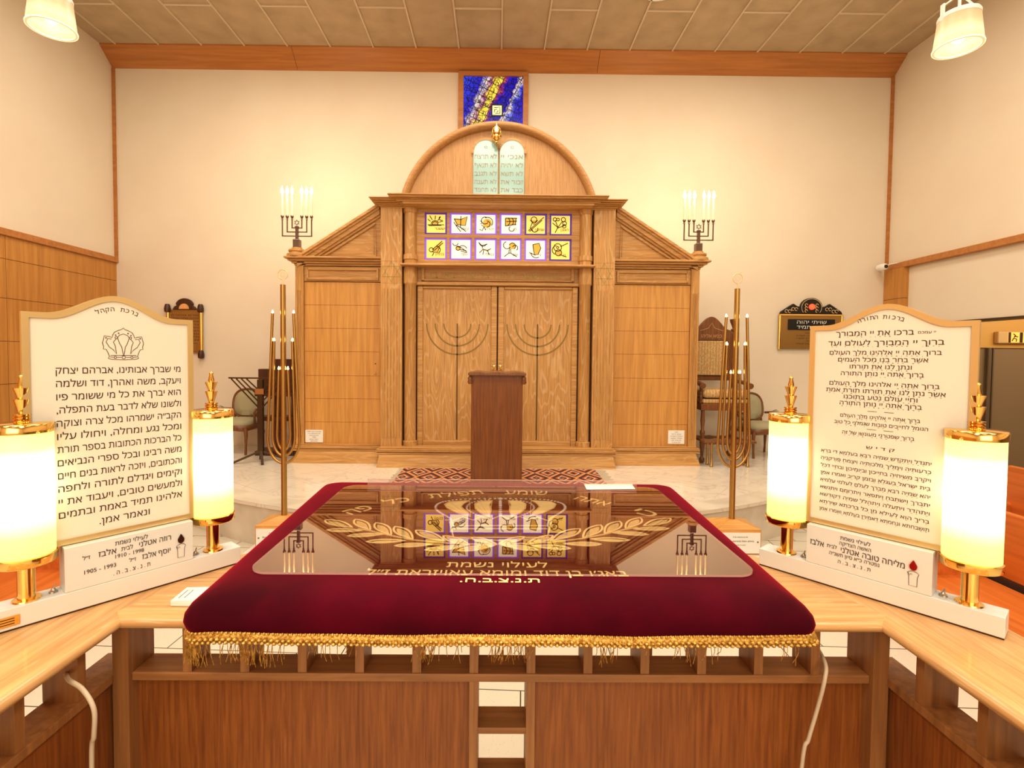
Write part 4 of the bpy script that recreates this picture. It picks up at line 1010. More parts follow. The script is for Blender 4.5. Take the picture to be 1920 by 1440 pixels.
for s, side in ((-1, 'left'), (1, 'right')):
    pew('orange wooden pew nearest the reading desk on the %s' % side, 2.95, 1.2, 3.72, s=s)
    pew('orange wooden pew in front row toward the platform on the %s' % side, 2.95, 3.98, 4.75, s=s, hb=.3)
    pew('orange wooden pew in second row behind on the %s' % side, 4.1, 1.2, 4.7, zf=ZF+.1, s=s)
    pew('orange wooden pew in third row farther out on the %s' % side, 5.0, 1.2, 4.6, zf=ZF+.2, s=s)

# ================================================================== READING DESK (bimah)
CX = .017
dk = thing('reading_desk', 'oak U-shaped reading desk ledge with open lattice and brown panels', 'desk', (CX, 0, 0))
ZT, YI, XI = 1.0, 1.052, .797     # top height, inner front edge, inner side edge
YO, XO, YEND = 1.405, 1.035, .12
TH = .032
def nosed(mb, inner, outer, ax):  # ledge with round nose towards inner side, straight run
    pass
nose_p = [(0.0, -TH), (-.012, -TH+.002), (-.022, -TH*.75), (-.025, -TH*.5), (-.022, -TH*.25), (-.012, -.002), (0, 0)]
# front board
fb = MB(); rg = []
def frontring(k):   # k: -1 left mitre, +1 right mitre
    out = []
    for d, z in nose_p: out.append((k*(XI - d*1.0 - .0 + 0) if False else k*(XI + .025*0 - (-d-.0)*-1 ), YI+.025+d, ZT+z))
    return out
xs_ring = lambda k: [(k*(XI+.025+d), YI+.025+d, ZT+z) for d, z in nose_p]
L_ = xs_ring(-1) + [(-.70, YO, ZT), (-.70, YO, ZT-TH)]; R_ = xs_ring(1) + [(.70, YO, ZT), (.70, YO, ZT-TH)]
fb.loft([L_, R_], True, True)
fb.build('front_ledge', M_ledge, dk)
for s in (-1, 1):
    sb = MB(); A_ = xs_ring(s); B_ = [(p[0], YEND, p[2]) for p in A_]
    A2 = A_ + [(s*.70, YO, ZT), (s*.70, YO, ZT-TH)]
    M2 = B_ + [(s*XO, YEND, ZT), (s*XO, YEND, ZT-TH)]
    # corner wedge: nose run then flat top to the chamfered outside
    sb.loft([A_, B_], False, True, False)
    top = [(s*(XI+.025), YI+.025), (s*.70, YO), (s*XO, 1.035), (s*XO, YEND), (s*(XI+.025), YEND)]
    sb.xy(top, ZT-TH, ZT)
    sb.build('side_ledge', M_ledgeY, dk)
# lattice under the front ledge
YF = YI+.033; DEP = .070; P = .1235
ZRt = .864; RT = .018
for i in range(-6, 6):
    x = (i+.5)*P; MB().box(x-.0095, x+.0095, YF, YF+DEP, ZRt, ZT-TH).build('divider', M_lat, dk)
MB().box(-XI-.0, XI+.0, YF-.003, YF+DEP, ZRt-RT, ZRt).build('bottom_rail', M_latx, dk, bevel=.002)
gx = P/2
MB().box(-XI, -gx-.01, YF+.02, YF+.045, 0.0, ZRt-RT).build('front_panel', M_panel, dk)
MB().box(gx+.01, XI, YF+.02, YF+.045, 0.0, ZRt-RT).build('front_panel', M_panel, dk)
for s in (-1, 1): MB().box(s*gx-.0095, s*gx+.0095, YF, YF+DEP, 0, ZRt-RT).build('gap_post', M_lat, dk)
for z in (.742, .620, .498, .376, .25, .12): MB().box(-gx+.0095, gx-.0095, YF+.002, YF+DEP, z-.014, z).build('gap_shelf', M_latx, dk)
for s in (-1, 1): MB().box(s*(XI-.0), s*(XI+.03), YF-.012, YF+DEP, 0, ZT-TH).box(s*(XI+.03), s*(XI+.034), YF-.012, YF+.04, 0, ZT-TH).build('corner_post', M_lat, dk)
XS = XI+.035
for s in (-1, 1):
    for k in range(6):
        y = YF-.06-.135*k if k else YF-.075; y = YF - .09 - .132*k
        if y < YEND+.05: break
        MB().box(s*XS, s*(XS+DEP), y-.0095, y+.0095, ZRt, ZT-TH).build('divider', M_lat, dk)
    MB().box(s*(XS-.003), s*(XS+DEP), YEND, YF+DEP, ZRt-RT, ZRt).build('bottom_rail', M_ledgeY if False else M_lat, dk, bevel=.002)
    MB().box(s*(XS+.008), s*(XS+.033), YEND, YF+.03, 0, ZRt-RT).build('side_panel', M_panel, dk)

# tabletop under the cloth
tt = thing('reading_table', 'tabletop hidden beneath the crimson velvet cloth', 'table', (CX, 0, 0))
MB().box(-.56, .56, 1.0, 1.84, 1.001, 1.06).build('tabletop', M_lat, tt)
for s in (-1, 1): MB().box(s*.50-.03, s*.50+.03, 1.74, 1.80, ZF, 1.001).build('leg', M_lat, tt)

# ---- velvet cloth
cloth = thing('tablecloth', 'crimson velvet cloth with gold embroidery and fringe over the reading table', 'cloth', (0, 0, 0))
ZTOP = 1.09
def rrect(hwf, hwb, yf, yb, r, z, wav=0, n=10, m=26):
    cs = [(CX+hwf-r, yf+r, -90), (CX+hwb-r, yb-r, 0), (CX-hwb+r, yb-r, 90), (CX-hwf+r, yf+r, 180)]
    pts = []
    for k in range(4):
        cx, cy, a0 = cs[k]
        for i in range(n+1):
            a = R(a0+90*i/n); pts.append(Vector((cx+r*math.cos(a), cy+r*math.sin(a), z)))
        nx = cs[(k+1) % 4]; a = R(a0+90); p0 = pts[-1]; p1 = Vector((nx[0]+r*math.cos(a), nx[1]+r*math.sin(a), z))
        for i in range(1, m): pts.append(p0.lerp(p1, i/m))
    if wav:
        c = Vector((CX, (yf+yb)/2, z)); L = 0
        for i, p in enumerate(pts):
            w_ = wav*(math.sin(p.x*13+1.2)+.6*math.sin(p.x*29+p.y*17)+.5*math.sin(p.y*21))
            p += (p-c).normalized()*w_*1.2; p.z += w_*.9
    return [tuple(p) for p in pts]
HF, HB, YFc, YBc = .607, .650, .940, 1.90
CX = .009
rings = []
for ins, z, wv, r in ((.30, ZTOP, 0, .06), (.12, ZTOP, 0, .05), (.07, ZTOP-.0005, 0, .05), (.045, ZTOP-.004, 0, .05), (.025, ZTOP-.011, 0, .05), (.010, ZTOP-.022, 0, .05), (.002, ZTOP-.035, .001, .05), (0, ZTOP-.048, .002, .05), (.003, ZTOP-.060, .003, .05), (.008, ZTOP-.066, .004, .05)):
    rings.append(rrect(HF-ins, HB-ins, YFc+ins, YBc-ins, r*.75, z, wv))
cm = MB().loft(rings, False, True)
cm.add([(CX-.30, YFc+.3, ZTOP), (CX+.30, YFc+.3, ZTOP), (CX+.348, YBc-.3, ZTOP), (CX-.348, YBc-.3, ZTOP)], [(0, 1, 2, 3)])
cm.add(rings[0], [tuple(range(len(rings[0])))])
cm.v = cm.v[:-len(rings[0])-4]; cm.f = cm.f[:-2]; cm.sm = cm.sm[:-2]
cm.f.append(tuple(range(len(rings[0])))); cm.sm.append(True)
cm.build('velvet', M_velvet, cloth)
# fringe braid: rows of small woven beads, then loose threads
edge = rrect(HF-.007, HB-.007, YFc+.007, YBc-.007, .0375, ZTOP-.066, .004, 40, 160)
edge = [Vector(p) for p in edge]
cen = Vector((.01, 1.42, 1.02))
bd = MB(); 
ring_a = []; ring_b = []; ring_c = []; ring_d = []
for i, p in enumerate(edge):
    o = (p-cen); o.z = 0; o.normalize(); k = .0022 if i % 2 else -.0004
    ring_a.append(tuple(p + o*.003 + Vector((0, 0, .002)))); ring_b.append(tuple(p + o*(.006+k) - Vector((0, 0, .006))))
    ring_c.append(tuple(p + o*(.006-k+.002) - Vector((0, 0, .013)))); ring_d.append(tuple(p + o*.003 - Vector((0, 0, .019))))
n_e = len(edge)
bd.add(ring_a+ring_b+ring_c+ring_d, [(j*n_e+i, j*n_e+(i+1) % n_e, (j+1)*n_e+(i+1) % n_e, (j+1)*n_e+i) for j in range(3) for i in range(n_e)])
# front beads
front = [p for p in edge if p.y < YFc+.10]
front.sort(key=lambda p: p.x)
last = None
def along(step, yoff=0):
    out = []; acc = 0; prev = front[0]
    for p in front[1:]:
        d = (p-prev).length
        while acc+d >= step:
            t = (step-acc)/d; q = prev.lerp(p, t); out.append(q.copy()); prev = q; d = (p-prev).length; acc = 0
        acc += d; prev = p
    return out
for row, (dz, st_) in enumerate(((.001, .0085), (-.009, .011), (-.015, .011))):
    for k, p in enumerate(along(st_)):
        q = p + Vector((0, -.007 if row else -.004, dz)); 
        if row == 0: bd.sphere(q, .0030, 6, 4)
        else: bd.sphere(q + Vector((.0055 if row == 2 else 0, 0, 0)), .0046, 6, 4, .75)
bd.build('fringe_braid', M_fringe, cloth)
tf = MB()
for i in range(800):
    p = front[min(int(random.random()**1.0*len(front)), len(front)-1)]
    cl_ = math.sin(p.x*38)+.7*math.sin(p.x*91+1)+.5*math.sin(p.x*17+2)
    if p.x < CX-.42: cl_ += 1.6
    if cl_ < random.uniform(-.2, 1.4): continue
    ln = random.uniform(.016, .040) + (.008 if p.x < CX-.40 else 0); dx = random.uniform(-.010, .010)
    tf.tube([p + Vector((0, -.004, -.017)), p + Vector((dx*.4, -.006, -.017-ln*.5)), p + Vector((dx, -.002+random.uniform(-.004, .004), -.017-ln))], .0007, 3, False)
to = tf.build('fringe_threads', M_fringe, cloth); to['kind'] = 'stuff'

CX = .017
# ---- embroidery
ZE = ZTOP+.0012
def cp(X, Y): # point on the cloth from the measured drawing
    p = WZ(590+X/2.8235, 900+Y/2.8235, ZTOP); return (p.x, p.y)
top_fn = lambda a, b: (a, b, ZE)
em = MB(); lt = MB()
leaves = [((55, 215), (200, 255), 1), ((65, 268), (250, 272), 0), ((215, 212), (295, 268), 1), ((175, 300), (370, 290), 0), ((325, 230), (405, 295), 1), ((275, 330), (480, 325), 0), ((425, 250), (520, 318), 1),
          ((425, 352), (620, 345), 0), ((535, 270), (690, 328), 1), ((585, 375), (790, 355), 0), ((680, 300), (820, 350), 1), ((760, 378), (955, 350), 0), ((830, 308), (965, 345), 1)]
stem = [(230, 262), (300, 274), (400, 298), (520, 322), (700, 338), (850, 344), (968, 346)]
for mir in (0, 1):
    mf = (lambda X: 1940-X) if mir else (lambda X: X)
    yo = -8 if mir else 0
    def SP(p): return cp(mf(p[0]), p[1] + (yo if p[0] < 600 else yo*.4))
    em.ribbon([SP(p) for p in stem], .006, top_fn)
    for a, b, up in leaves:
        A2, B2 = Vector(SP(a)), Vector(SP(b)); d = B2-A2; nrm = Vector((-d.y, d.x)).normalized(); Lh = d.length
        wd = Lh*(.26 if not up else .30)
        side = []
        for i in range(13):
            t = i/12; side.append((t, math.sin(PI*t**.8)*wd*.5))
        o1 = [A2+d*t+nrm*w_ for t, w_ in side]; o2 = [A2+d*t-nrm*w_ for t, w_ in side][::-1]
        loop = o1+o2[1:-1]
        lt.ribbon([tuple(p) for p in loop], .0055, top_fn, True)
        inner = [A2+d*(.12+.76*((p-A2).dot(d)/Lh**2)) + nrm*((p-A2).dot(nrm)*.62) for p in loop]
        em.add([(p.x, p.y, ZE-.0004) for p in inner], [tuple(range(len(inner)))])
# pearl crown
pe = MB()
def beads(pts, r=.0052, step=.0098):
    P_ = [Vector((*cp(*p), ZE)) for p in pts]
    # smooth catmull
    sm = []
    for i in range(len(P_)-1):
        p0, p1, p2, p3 = P_[max(i-1, 0)], P_[i], P_[i+1], P_[min(i+2, len(P_)-1)]
        for k in range(10):
            t = k/10; sm.append(.5*((2*p1)+(p2-p0)*t+(2*p0-5*p1+4*p2-p3)*t*t+(3*p1-p0-3*p2+p3)*t**3))
    sm.append(P_[-1]); acc = 0; pe.sphere(sm[0], r, 6, 4, .35)
    for i in range(1, len(sm)):
        acc += (sm[i]-sm[i-1]).length
        if acc >= step: pe.sphere(sm[i], r, 6, 4, .35); acc = 0
for mir in (0, 1):
    m_ = (lambda L: [((1966-x) if mir else x, y) for x, y in L])
    beads(m_([(735, 245), (715, 205), (665, 175), (640, 150), (660, 125), (740, 107), (860, 102), (983, 100)]))
    beads(m_([(880, 195), (825, 170), (805, 150), (820, 128), (870, 112), (930, 106)]), .0045)
    for lf in ([(825, 198), (760, 180), (700, 152), (688, 132), (715, 118), (820, 112), (790, 128), (775, 145), (790, 160), (810, 175)],
               [(925, 198), (880, 180), (850, 155), (848, 130), (875, 116), (940, 112), (925, 135), (935, 160), (930, 180)]):
        q = [cp(*p) for p in m_(lf)]; lt.add([(x, y, ZE-.0003) for x, y in q], [tuple(range(len(q)))])
        em.ribbon(q, .004, lambda a, b: (a, b, ZE+.0004), True)
        for k in range(1, 5): em.ribbon([q[0], q[min(1+k, len(q)-1)]], .0022, lambda a, b: (a, b, ZE+.0004))
beads([(983, 98), (983, 145), (983, 190)], .0062)
em.ribbon([cp(*p) for p in ((690, 215), (735, 218), (785, 200), (840, 216), (880, 196), (930, 214), (983, 192), (1035, 214), (1085, 196), (1130, 216), (1180, 200), (1230, 218), (1280, 215))], .006, top_fn)
for yv in (243, 262, 305): lt.ribbon([cp(735, yv), cp(1230, yv)], .004, top_fn)
em.ribbon([cp(*p) for p in ((715, 222), (735, 310), (983, 325), (1230, 310), (1255, 222))], .005, top_fn)
# arc lettering, one word after another
def word(w_, X, Y, tx_, ty_, h, step):
    c0 = Vector(cp(X, Y)); c1 = Vector(cp(X+tx_, Y+ty_)); d = (c1-c0).normalized(); ang = math.atan2(d.y, d.x)
    text(lt, w_, c0.x, c0.y, h, top_fn, width=step*len(w_), rot=ang, bold=.035)
word('כי', 1755, 175, 60, 16, .060, .034)
word('אתה', 1475, 112, 60, 13, .056, .038)
word('שומע', 1120, 68, 60, 1, .056, .036)
word('תפילת', 745, 76, 60, -5, .056, .036)
word('כל', 432, 112, 60, -10, .056, .040)
word('פה', 225, 160, 60, -16, .060, .040)
def line(s_, X0, X1, Y, h):
    a_, b_2 = Vector(cp(X0, Y)), Vector(cp(X1, Y)); text(lt, s_, (a_.x+b_2.x)/2, (a_.y+b_2.y)/2, h, top_fn, width=abs(b_2.x-a_.x), bold=.03)
line('לעילוי נשמת', 700, 1232, 452, .030)
line('באג׳ו בן דוד ומומא עאויזראת ז״ל', 272, 1650, 494, .028)
line('ת.נ.צ.ב.ה.', 770, 1190, 534, .020)
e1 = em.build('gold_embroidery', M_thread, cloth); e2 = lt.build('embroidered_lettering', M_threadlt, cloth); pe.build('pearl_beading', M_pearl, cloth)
for o_ in (e1, e2):
    md = o_.modifiers.new('s', 'SOLIDIFY'); md.thickness = .0015; md.offset = 1

# ---- acrylic sheet
ZS = ZTOP+.005
ac = thing('acrylic_sheet', 'clear acrylic sheet lying over the embroidered velvet cloth', 'sheet', (0, 0, 0))
hw, yf, yb = .541, 1.057, 1.782; r = .045
cs = [(CX+hw-r, yf+r, -90), (CX+hw-r+.0, yb-r, 0), (CX-hw+r, yb-r, 90), (CX-hw+r, yf+r, 180)]
pl = [(cx+r*math.cos(R(a0+9*i)), cy+r*math.sin(R(a0+9*i))) for cx, cy, a0 in cs for i in range(11)]
MB().add([(x, y, ZS) for x, y in pl], [tuple(range(len(pl)))]).build('sheet', M_acr, ac)
for o_ in children(ac):
    if o_.data.polygons[0].normal.z < 0: o_.data.flip_normals()
M_acredge = mat('acrylic_edge', (.80, .50, .42), .2, 0, Alpha=.75)
MB().loft([[(x, y, ZS-.0045) for x, y in pl], [(x, y, ZS+.0002) for x, y in pl]], False, True).build('polished_edge', M_acredge, ac)
a_, b_2 = WZ(695, 898, ZS+.01), WZ(1185, 899, ZS+.01)
MB().add([(a_.x, yb+.002, ZS), (b_2.x, yb+.002, ZS), (b_2.x, yb+.002, ZS+.020), (a_.x, yb+.002, ZS+.020)], [(0, 1, 2, 3)]).build('back_lip', mat('clear_lip', (.75, .45, .38), .2, 0, Alpha=.35), ac)
MB().box(a_.x, b_2.x, yb, yb+.004, ZS+.0195, ZS+.0213).build('lip_edge', M_acredge, ac)
pa_ = [WZ(*q, ZS+.001) for q in ((1095, 908), (1185, 908), (1191, 917), (1100, 918))]
tag(MB().xy([(p.x, p.y) for p in pa_], ZS+.0008, ZS+.0016).build('paper_strip', M_paper), 'white paper strip lying at the back edge of the acrylic sheet', 'paper')

# booklets beside the cloth
ba, bb_ = WZ(320, 1137, ZT), WZ(364, 1104, ZT)
bd_ = (bb_-ba).normalized(); bn_ = Vector((bd_.y, -bd_.x, 0))
for i in range(2):
    q = thing('booklet', ('upper' if i else 'lower') + ' of two pale booklets tucked under the cloth by the left lamp board', 'booklet', (ba.x, ba.y, ZT+.001+i*.006), math.atan2(bd_.y, bd_.x) + R(i*4))
    MB().box(0, .065, -.07, 0, 0, .0055).build('pages', M_paper, q)
    if i:
        t = MB(); t.ribbon([(.012, -.010), (.05, -.010), (.05, -.022), (.012, -.022)], .002, lambda a, b: (a, b, .0058), True); t.build('printed_mark', M_grey, q)

# ================================================================== PRAYER BOARDS WITH LAMPS
def scroll_text(mb, rows, cx, fn, width, z_of, h):
    pass
def prayer_board(label, center, rz, side):
    c = thing('prayer_board', label, 'prayer board', (center[0], center[1], ZT), rz, 'lamp-lit prayer boards')
    near = 1 if side > 0 else -1          # local +x end that is nearer the viewer
    MB().box(-.235, .235, -.028, .028, .003, .045).box(-.233, .233, -.026, .026, 0, .003).build('base', M_white, c, bevel=.0015)
    MB().box(-.234, .234, -.027, .027, .0, .0028).build('base_foot', M_gap, c)
    nb = MB().box(-.122, .122, -.0275, .024, .0455, .140).build('name_block', M_white, c, bevel=.001)
    t = MB(); f = xzfn(-.0285)
    if side < 0:
        text(t, 'לעילוי נשמת', -.004, .1275, .010, f, width=.062)
        text(t, 'רוזה אטלני', .042, .113, .013, f, width=.064, bold=.02); text(t, 'לבית', -.013, .112, .010, f, width=.022); text(t, 'אלבז', -.049, .112, .013, f, width=.032, bold=.02); text(t, 'ז״ל', -.086, .111, .009, f, width=.013)
        text(t, '1910 - 1998', -.008, .098, .009, f, width=.054, heb=False)
        text(t, 'יוסף אלבז', .044, .083, .013, f, width=.057, bold=.02); text(t, 'ז״ל', -.003, .082, .009, f, width=.013); text(t, '1905 - 1993', -.062, .080, .009, f, width=.056, heb=False)
        text(t, 'ת . נ . צ . ב . ה .', -.004, .062, .010, f, width=.07); fx = .095
    else:
        text(t, 'לעילוי נשמת', -.019, .126, .009, f, width=.060); text(t, 'האשה הצדיקה', -.019, .113, .009, f, width=.063)
        text(t, 'מליחה טובה אטלני', .014, .098, .014, f, width=.122, bold=.02); text(t, 'לבית', -.066, .100, .009, f, width=.021); text(t, 'אלבז', -.098, .100, .014, f, width=.030, bold=.02)
        text(t, 'נפטרה כ״א סיון תשנ״ה', -.021, .084, .009, f, width=.10); text(t, 'ת . נ . צ . ב . ה', -.020, .068, .009, f, width=.065); fx = .090
    t.ribbon([(fx-.007, .058), (fx+.007, .058), (fx+.0075, .078), (fx+.010, .086), (fx+.006, .089), (fx, .091), (fx-.006, .089), (fx-.010, .086), (fx-.0075, .078)], .0009, f, True)
    t.ribbon([(fx-.009, .086), (fx-.006, .080), (fx-.004, .085), (fx-.002, .082)], .0009, f)
    t.build('block_lettering', M_black, nb)
    drop = [(fx+.0068*math.sin(a)*(1 if 0 < a < PI else 1), .101-.0085*math.cos(a)) for a in [2*PI*i/20 for i in range(20)]]
    drop = [(x if z < .104 else fx+(x-fx)*max(0, (.1135-z)/.010), z if z < .104 else z+(z-.104)*.9) for x, z in drop]
    MB().xz(drop, -.0305, -.028).build('candle_flame_jewel', M_red if side > 0 else mat('dark_flame_jewel', (.05, .012, .005), .3), nb)
    # board
    bc = .022*near; hw = .156
    zb, ze, zp = .142, .632, .676
    def outline(g=0):
        pts = [(bc-hw+g, zb+g), (bc+hw-g, zb+g), (bc+hw-g, ze-g)]
        for i in range(1, 40):
            t_ = i/40; x = hw*(1-2*t_); q = abs(1-2*t_)
            z = ze + (zp-ze)*(.5+.5*math.cos(PI*min(q/.78, 1))) 
            pts.append((bc+x*(1-g/hw), z-g))
        pts.append((bc-hw+g, ze-g)); return pts
    MB().xz(outline(.005), -.006, .004).build('board', M_board, c)
    fo, fi = outline(0), outline(.012); k = len(fo); fm = MB()
    fm.loft([[(x, .007, z) for x, z in fi], [(x, .007, z) for x, z in fo], [(x, -.009, z) for x, z in fo], [(x, -.009, z) for x, z in fi], [(x, .007, z) for x, z in fi]], False, False)
    fm.build('gold_frame', M_goldframe, c)
    t = MB(); f = xzfn(-.0066)
    def vz(v, v0=568, z0=.676, k_=.00126): return z0-(v-v0)*k_
    if side < 0:
        for i, s_ in enumerate(['ברכת', 'הקהל']): pass
        hd = 'ברכת הקהל'; n_h = len(hd)
        for i, ch in enumerate(hd):
            a = (i-(n_h-1)/2)*.115
            if ch != ' ': text(t, ch, bc+.004-math.sin(a)*.082, .566+math.cos(a)*.082, .010, f, rot=a)
        rows_ = ['מי שברך אבותינו, אברהם יצחק', 'ויעקב, משה ואהרן, דוד ושלמה', 'הוא יברך את כל מי ששומר פיו', 'ולשונו שלא לדבר בעת התפלה,', 'הקב״ה ישמרהו מכל צרה וצוקה', 'ומכל נגע ומחלה, ויחולו עליו', 'כל הברכות הכתובות בספר תורת', 'משה רבינו ובכל ספרי הנביאים', 'והכתובים, ויזכה לראות בנים חיים', 'וקימים ויגדלם לתורה ולחפה', 'ולמעשים טובים, ויעבוד את יי', 'אלהינו תמיד באמת ובתמים', 'ונאמר אמן.']
        for i, s_ in enumerate(rows_):
            text(t, s_, bc+.012, .513-.0278*i, .0155, f, width=.232 if i < 12 else .095, bold=.012)
        # crown
        u = .0011; cx, cz = bc+.014, .572
        def K(L, closed=True, w_=.0011): 
            t.ribbon([(cx+x*u, cz+y*u) for x, y in L], w_, f, closed)
            if any(x for x, y in L): pass
        half = [(0, 31), (3, 28), (8, 26), (15, 22), (18, 16), (19, 11), (24, 13), (32, 14), (33, 8), (35, 0), (33, -8), (34, -12), (29, -13), (26, -20), (24, -27), (26, -31), (20, -33), (0, -34)]
        K(half + [(-x, y) for x, y in half[::-1][1:-1]])
        inner = [(0, 19), (7, 16), (10, 11), (8, 4), (6, -2), (3, -8), (1, -22), (0, -25)]
        K(inner + [(-x, y) for x, y in inner[::-1][1:-1]])
        for s in (-1, 1):
            K([(s*12, 9), (s*17, 2), (s*14, -6), (s*12, -22), (s*17, -14), (s*24, -8), (s*29, 2), (s*26, 9), (s*20, 8)], False)
            K([(s*x, y) for x, y in circ(12, 11, 2.2, 0, 360, 8)]); K([(s*x, y) for x, y in circ(14, -29, 2.2, 0, 360, 8)]); K([(s*x, y) for x, y in circ(8, 20, 1, 0, 360, 6)]); K([(s*x, y) for x, y in circ(13, 16, 1, 0, 360, 6)]); K([(s*x, y) for x, y in circ(29, 10, 1, 0, 360, 6)])
            K([(s*4, -29), (s*11, -29)], False); K([(s*17, -29), (s*23, -28)], False)
        K(circ(0, -29, 3, 0, 360, 10)); K([(-22, -25), (22, -25)], False)
    else:
        hd = 'ברכות התורה'; n_h = len(hd)
        for i, ch in enumerate(hd):
            a = (i-(n_h-1)/2)*.07
            if ch != ' ': text(t, ch, bc-.012-math.sin(a)*.12, .528+math.cos(a)*.12, .010, f, rot=a, bold=.01)
        RW = [('ברכו את יי המבורך', 619, 148, -20), ('ברוך יי המבורך לעולם ועד', 637, 215, 0), ('ברוך אתה יי אלהינו מלך העולם', 655, 208, 0), ('אשר בחר בנו מכל העמים', 668, 168, -2), ('ונתן לנו את תורתו', 681, 116, -4), ('ברוך אתה יי נותן התורה', 694, 155, -2),
              ('ברוך אתה יי אלהינו מלך העולם', 713, 205, 0), ('אשר נתן לנו את תורתו תורת אמת', 726, 222, 2), ('וחיי עולם נטע בתוכנו', 738, 138, -3), ('ברוך אתה יי נותן התורה', 750, 154, -3),
              ('ברוך אתה יי אלהינו מלך העולם', 774, 150, -3), ('הגומל לחייבים טובות שגמלני כל טוב', 787, 176, -2), ('ברוך שפטרני מעונשו של זה', 806, 136, -5)]
        for s_, v, wpx, ox in RW:
            hh = .0125 if v < 645 else (.0105 if v < 760 else .0085)
            text(t, s_, bc-.007+ox*.0009, vz(v), hh, f, width=wpx*.00101, bold=.008)
            # vowel points beneath the letters
            nn = int(wpx/9)
            for j in range(nn):
                x = bc-.007+ox*.0009+(j-(nn-1)/2)*9*.00101; z = vz(v)-hh*.5-.0026
                if random.random() < .55: t.ribbon([(x-.0014, z), (x+.0014, z)], .0007, f)
                if random.random() < .3: t.ribbon([(x, z), (x, z-.0014)], .0007, f)
        text(t, 'יי עמכם', bc+.072, vz(620), .006, f, width=.030)
        for v in (763.5, 797): 
            for ox in (-.022, .010): t.ribbon([(bc+ox-.009, vz(v)), (bc+ox+.009, vz(v))], .0009, f)
        text(t, 'ק ד י ש', bc-.004, vz(830), .0075, f, width=.054, bold=.02)
        kd = ['יתגדל ויתקדש שמיה רבא בעלמא די ברא', 'כרעותיה וימליך מלכותיה ויצמח פורקניה', 'ויקרב משיחיה בחייכון וביומיכון ובחיי דכל', 'בית ישראל בעגלא ובזמן קריב ואמרו אמן', 'יהא שמיה רבא מברך לעלם לעלמי עלמיא', 'יתברך וישתבח ויתפאר ויתרומם ויתנשא', 'ויתהדר ויתעלה ויתהלל שמיה דקודשא', 'בריך הוא לעילא מן כל ברכתא שירתא', 'תושבחתא ונחמתא דאמירן בעלמא ואמרו אמן']
        for i, s_ in enumerate(kd):
            z = vz(846+14.3*i); text(t, s_, bc-.018, z, .0085, f, width=.212, bold=.008)
            for j in range(24):
                if random.random() < .5: x = bc-.018+(j-11.5)*.0088; t.ribbon([(x-.0012, z-.0066), (x+.0012, z-.0066)], .0006, f)
    t.build('prayer_lettering', M_black, c)
    # lamps
    for s in (-1, 1):
        x = s*.178
        MB().lathe([(.024, .045), (.023, .048), (.0145, .0485), (.0145, .125)], (x, 0, 0), 24).build('lamp_pole', M_gold, c)
        sh = MB().lathe([(.047, .139), (.048, .142), (.048, .398), (.047, .399)], (x, 0, 0), 48).build('lamp_shade', M_shade, c)
        MB().lathe([(.015, .122), (.049, .122), (.051, .124), (.051, .139), (.048, .1405)], (x, 0, 0), 40).build('bottom_ring', M_gold, sh)
        MB().lathe([(.048, .388), (.0505, .389), (.0505, .405), (.048, .4075), (.016, .4085)], (x, 0, 0), 40).build('top_ring', M_gold, sh)
        pr = [(.013, .408), (.0145, .410), (.0145, .413), (.012, .4145), (.0145, .416), (.0145, .419), (.012, .4205), (.0145, .422), (.0145, .425), (.006, .426), (.0075, .432), (.0135, .453), (.0138, .455), (.007, .456), (.0085, .462), (.0135, .476), (.014, .478), (.006, .4785), (.0072, .482), (.004, .497), (.005, .499), (.0045, .502), (.001, .505)]
        MB().lathe([(r_1, z_*1.0) for r_1, z_ in pr], (x, 0, 0), 20).build('finial', M_gold, sh)
        sx = s*.142
        MB().lathe([(.008, .045), (.0075, .048), (.004, .050), (.003, .054)], (sx*.96, 0, 0), 12).tube([(sx*.96, 0, .052), (sx*.96+.003, 0, .062)], .0015, 8).build('toggle_switch', M_steel, c)
    if side < 0:
        bp = MB().box(-.235, -.192, -.0295, -.028, .010, .030).build('brass_tag', M_gold, c, bevel=.004)
        t = MB(); f = xzfn(-.0302)
        for i in range(3): t.ribbon([(-.228, .015+.005*i), (-.200, .015+.005*i)], .0012, f)
        t.build('tag_engraving', M_black, bp)
    return c
prayer_board('lamp-lit prayer board at left with crown drawing and large black lettering', (-.843, 1.172), math.atan2(.765, .644), -1)
prayer_board('lamp-lit prayer board at right with closely set blessings and red flame jewel', (.8735, 1.18), math.atan2(-.772, .636), 1)

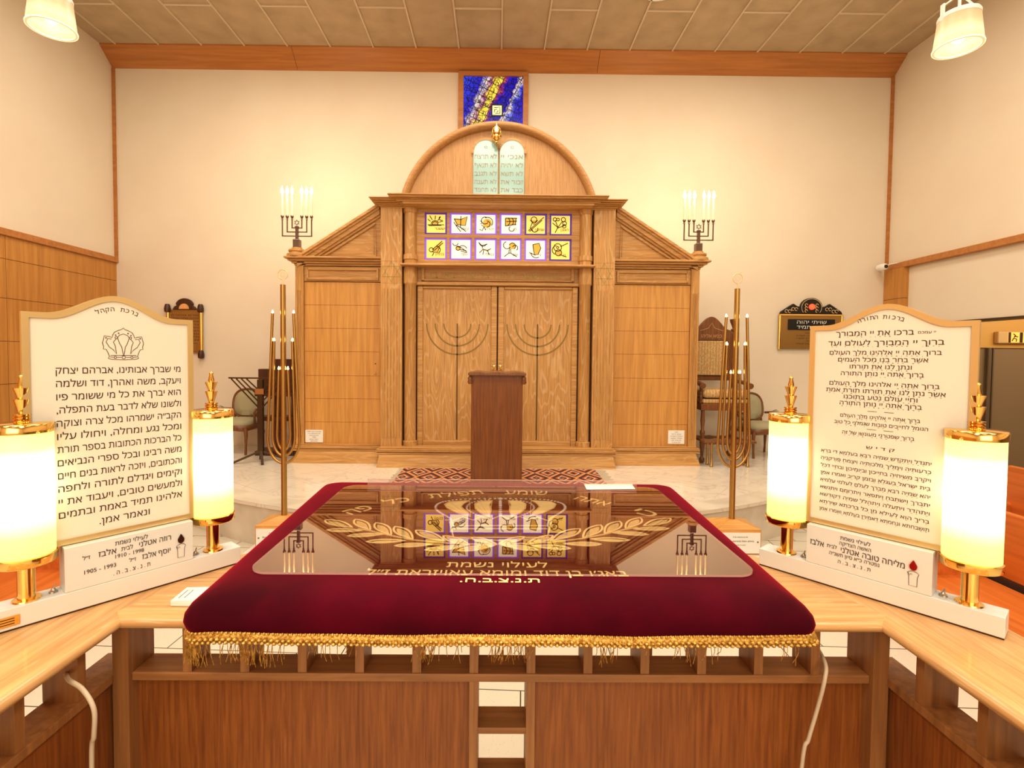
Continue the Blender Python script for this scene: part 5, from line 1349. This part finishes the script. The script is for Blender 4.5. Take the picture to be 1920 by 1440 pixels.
# ================================================================== CABLES
def cable(label, pts):
    P_ = [Vector(p) for p in pts]; sm = []
    for i in range(len(P_)-1):
        p0, p1, p2, p3 = P_[max(i-1, 0)], P_[i], P_[i+1], P_[min(i+2, len(P_)-1)]
        for k in range(8):
            t = k/8; sm.append(.5*((2*p1)+(p2-p0)*t+(2*p0-5*p1+4*p2-p3)*t*t+(3*p1-p0-3*p2+p3)*t**3))
    sm.append(P_[-1]); tag(MB().tube(sm, .0042, 8).build('power_cable', M_cord), label, 'cable', 'cream power cables')
cable('cream power cable looping out of the left lattice opening', [WY(128, 1276, .98)+Vector((-.03, .03, 0)), WY(128, 1274, .95), WY(155, 1293, .93), WY(176, 1330, .92), WY(176, 1380, .92), WY(172, 1440, .93), WY(172, 1440, .93)+Vector((0, 0, -.4))])
cable('cream power cable hanging down below the right end of the cloth', [WY(1548, 1225, 1.12)+Vector((0, .04, 0)), WY(1547, 1243, 1.07), WY(1546, 1275, 1.045), WY(1532, 1330, 1.05), WY(1516, 1385, 1.05), WY(1503, 1440, 1.05), WY(1503, 1440, 1.05)+Vector((-.02, 0, -.4))])

# ================================================================== LIGHT
def area(loc, sx, sy, e, col=(1, .80, .58), rot=(0, 0, 0)):
    l = bpy.data.lights.new('area_light', 'AREA'); l.shape = 'RECTANGLE'; l.size = sx; l.size_y = sy; l.energy = e; l.color = col
    o = bpy.data.objects.new('area_light', l); COL.objects.link(o); o.location = loc; o.rotation_euler = rot
    return o
def point(loc, e, r=.1, col=(1, .75, .4)):
    l = bpy.data.lights.new('point_light', 'POINT'); l.energy = e; l.color = col; l.shadow_soft_size = r
    o = bpy.data.objects.new('point_light', l); COL.objects.link(o); o.location = loc; return o
for y in (-4.5, -1, 2.6, 5.9):
    for x in (-3.6, 0, 3.6): area((x, y, ZCEIL-.05), 1.4, 1.4, 64, (1, .905, .745))
area((0, -5.5, 3.2), 5, 3, 120, (1, .905, .76), (R(80), 0, 0))       # unseen area lamp standing in for light from the rear of the hall
area((9.0, 6.6, 2.9), 3, 1.2, 55, (1, .85, .6), (R(55), 0, 0))  # unseen lamp added to brighten the plywood band in the annex
for s in (-1, 1):
    point((s*XBLOCK, Yw-.15, ZBLOCK+.95), 14, .15, (1, .90, .62))
for o_, s in ((-.843, -1), (.8735, 1)):
    pass
w = bpy.data.worlds.new('world'); scn.world = w; w.use_nodes = True
w.node_tree.nodes['Background'].inputs[0].default_value = (1, .85, .65, 1); w.node_tree.nodes['Background'].inputs[1].default_value = .3
scn.view_settings.view_transform = 'Standard'; scn.view_settings.look = 'None'
scn.view_settings.exposure = 0.46; scn.view_settings.gamma = 0.90
try:
    c_ = scn.cycles; c_.use_denoising = True; c_.max_bounces = 6; c_.diffuse_bounces = 4; c_.glossy_bounces = 3; c_.transparent_max_bounces = 6
    c_.caustics_reflective = False; c_.caustics_refractive = False; c_.sample_clamp_indirect = 6
except Exception: pass
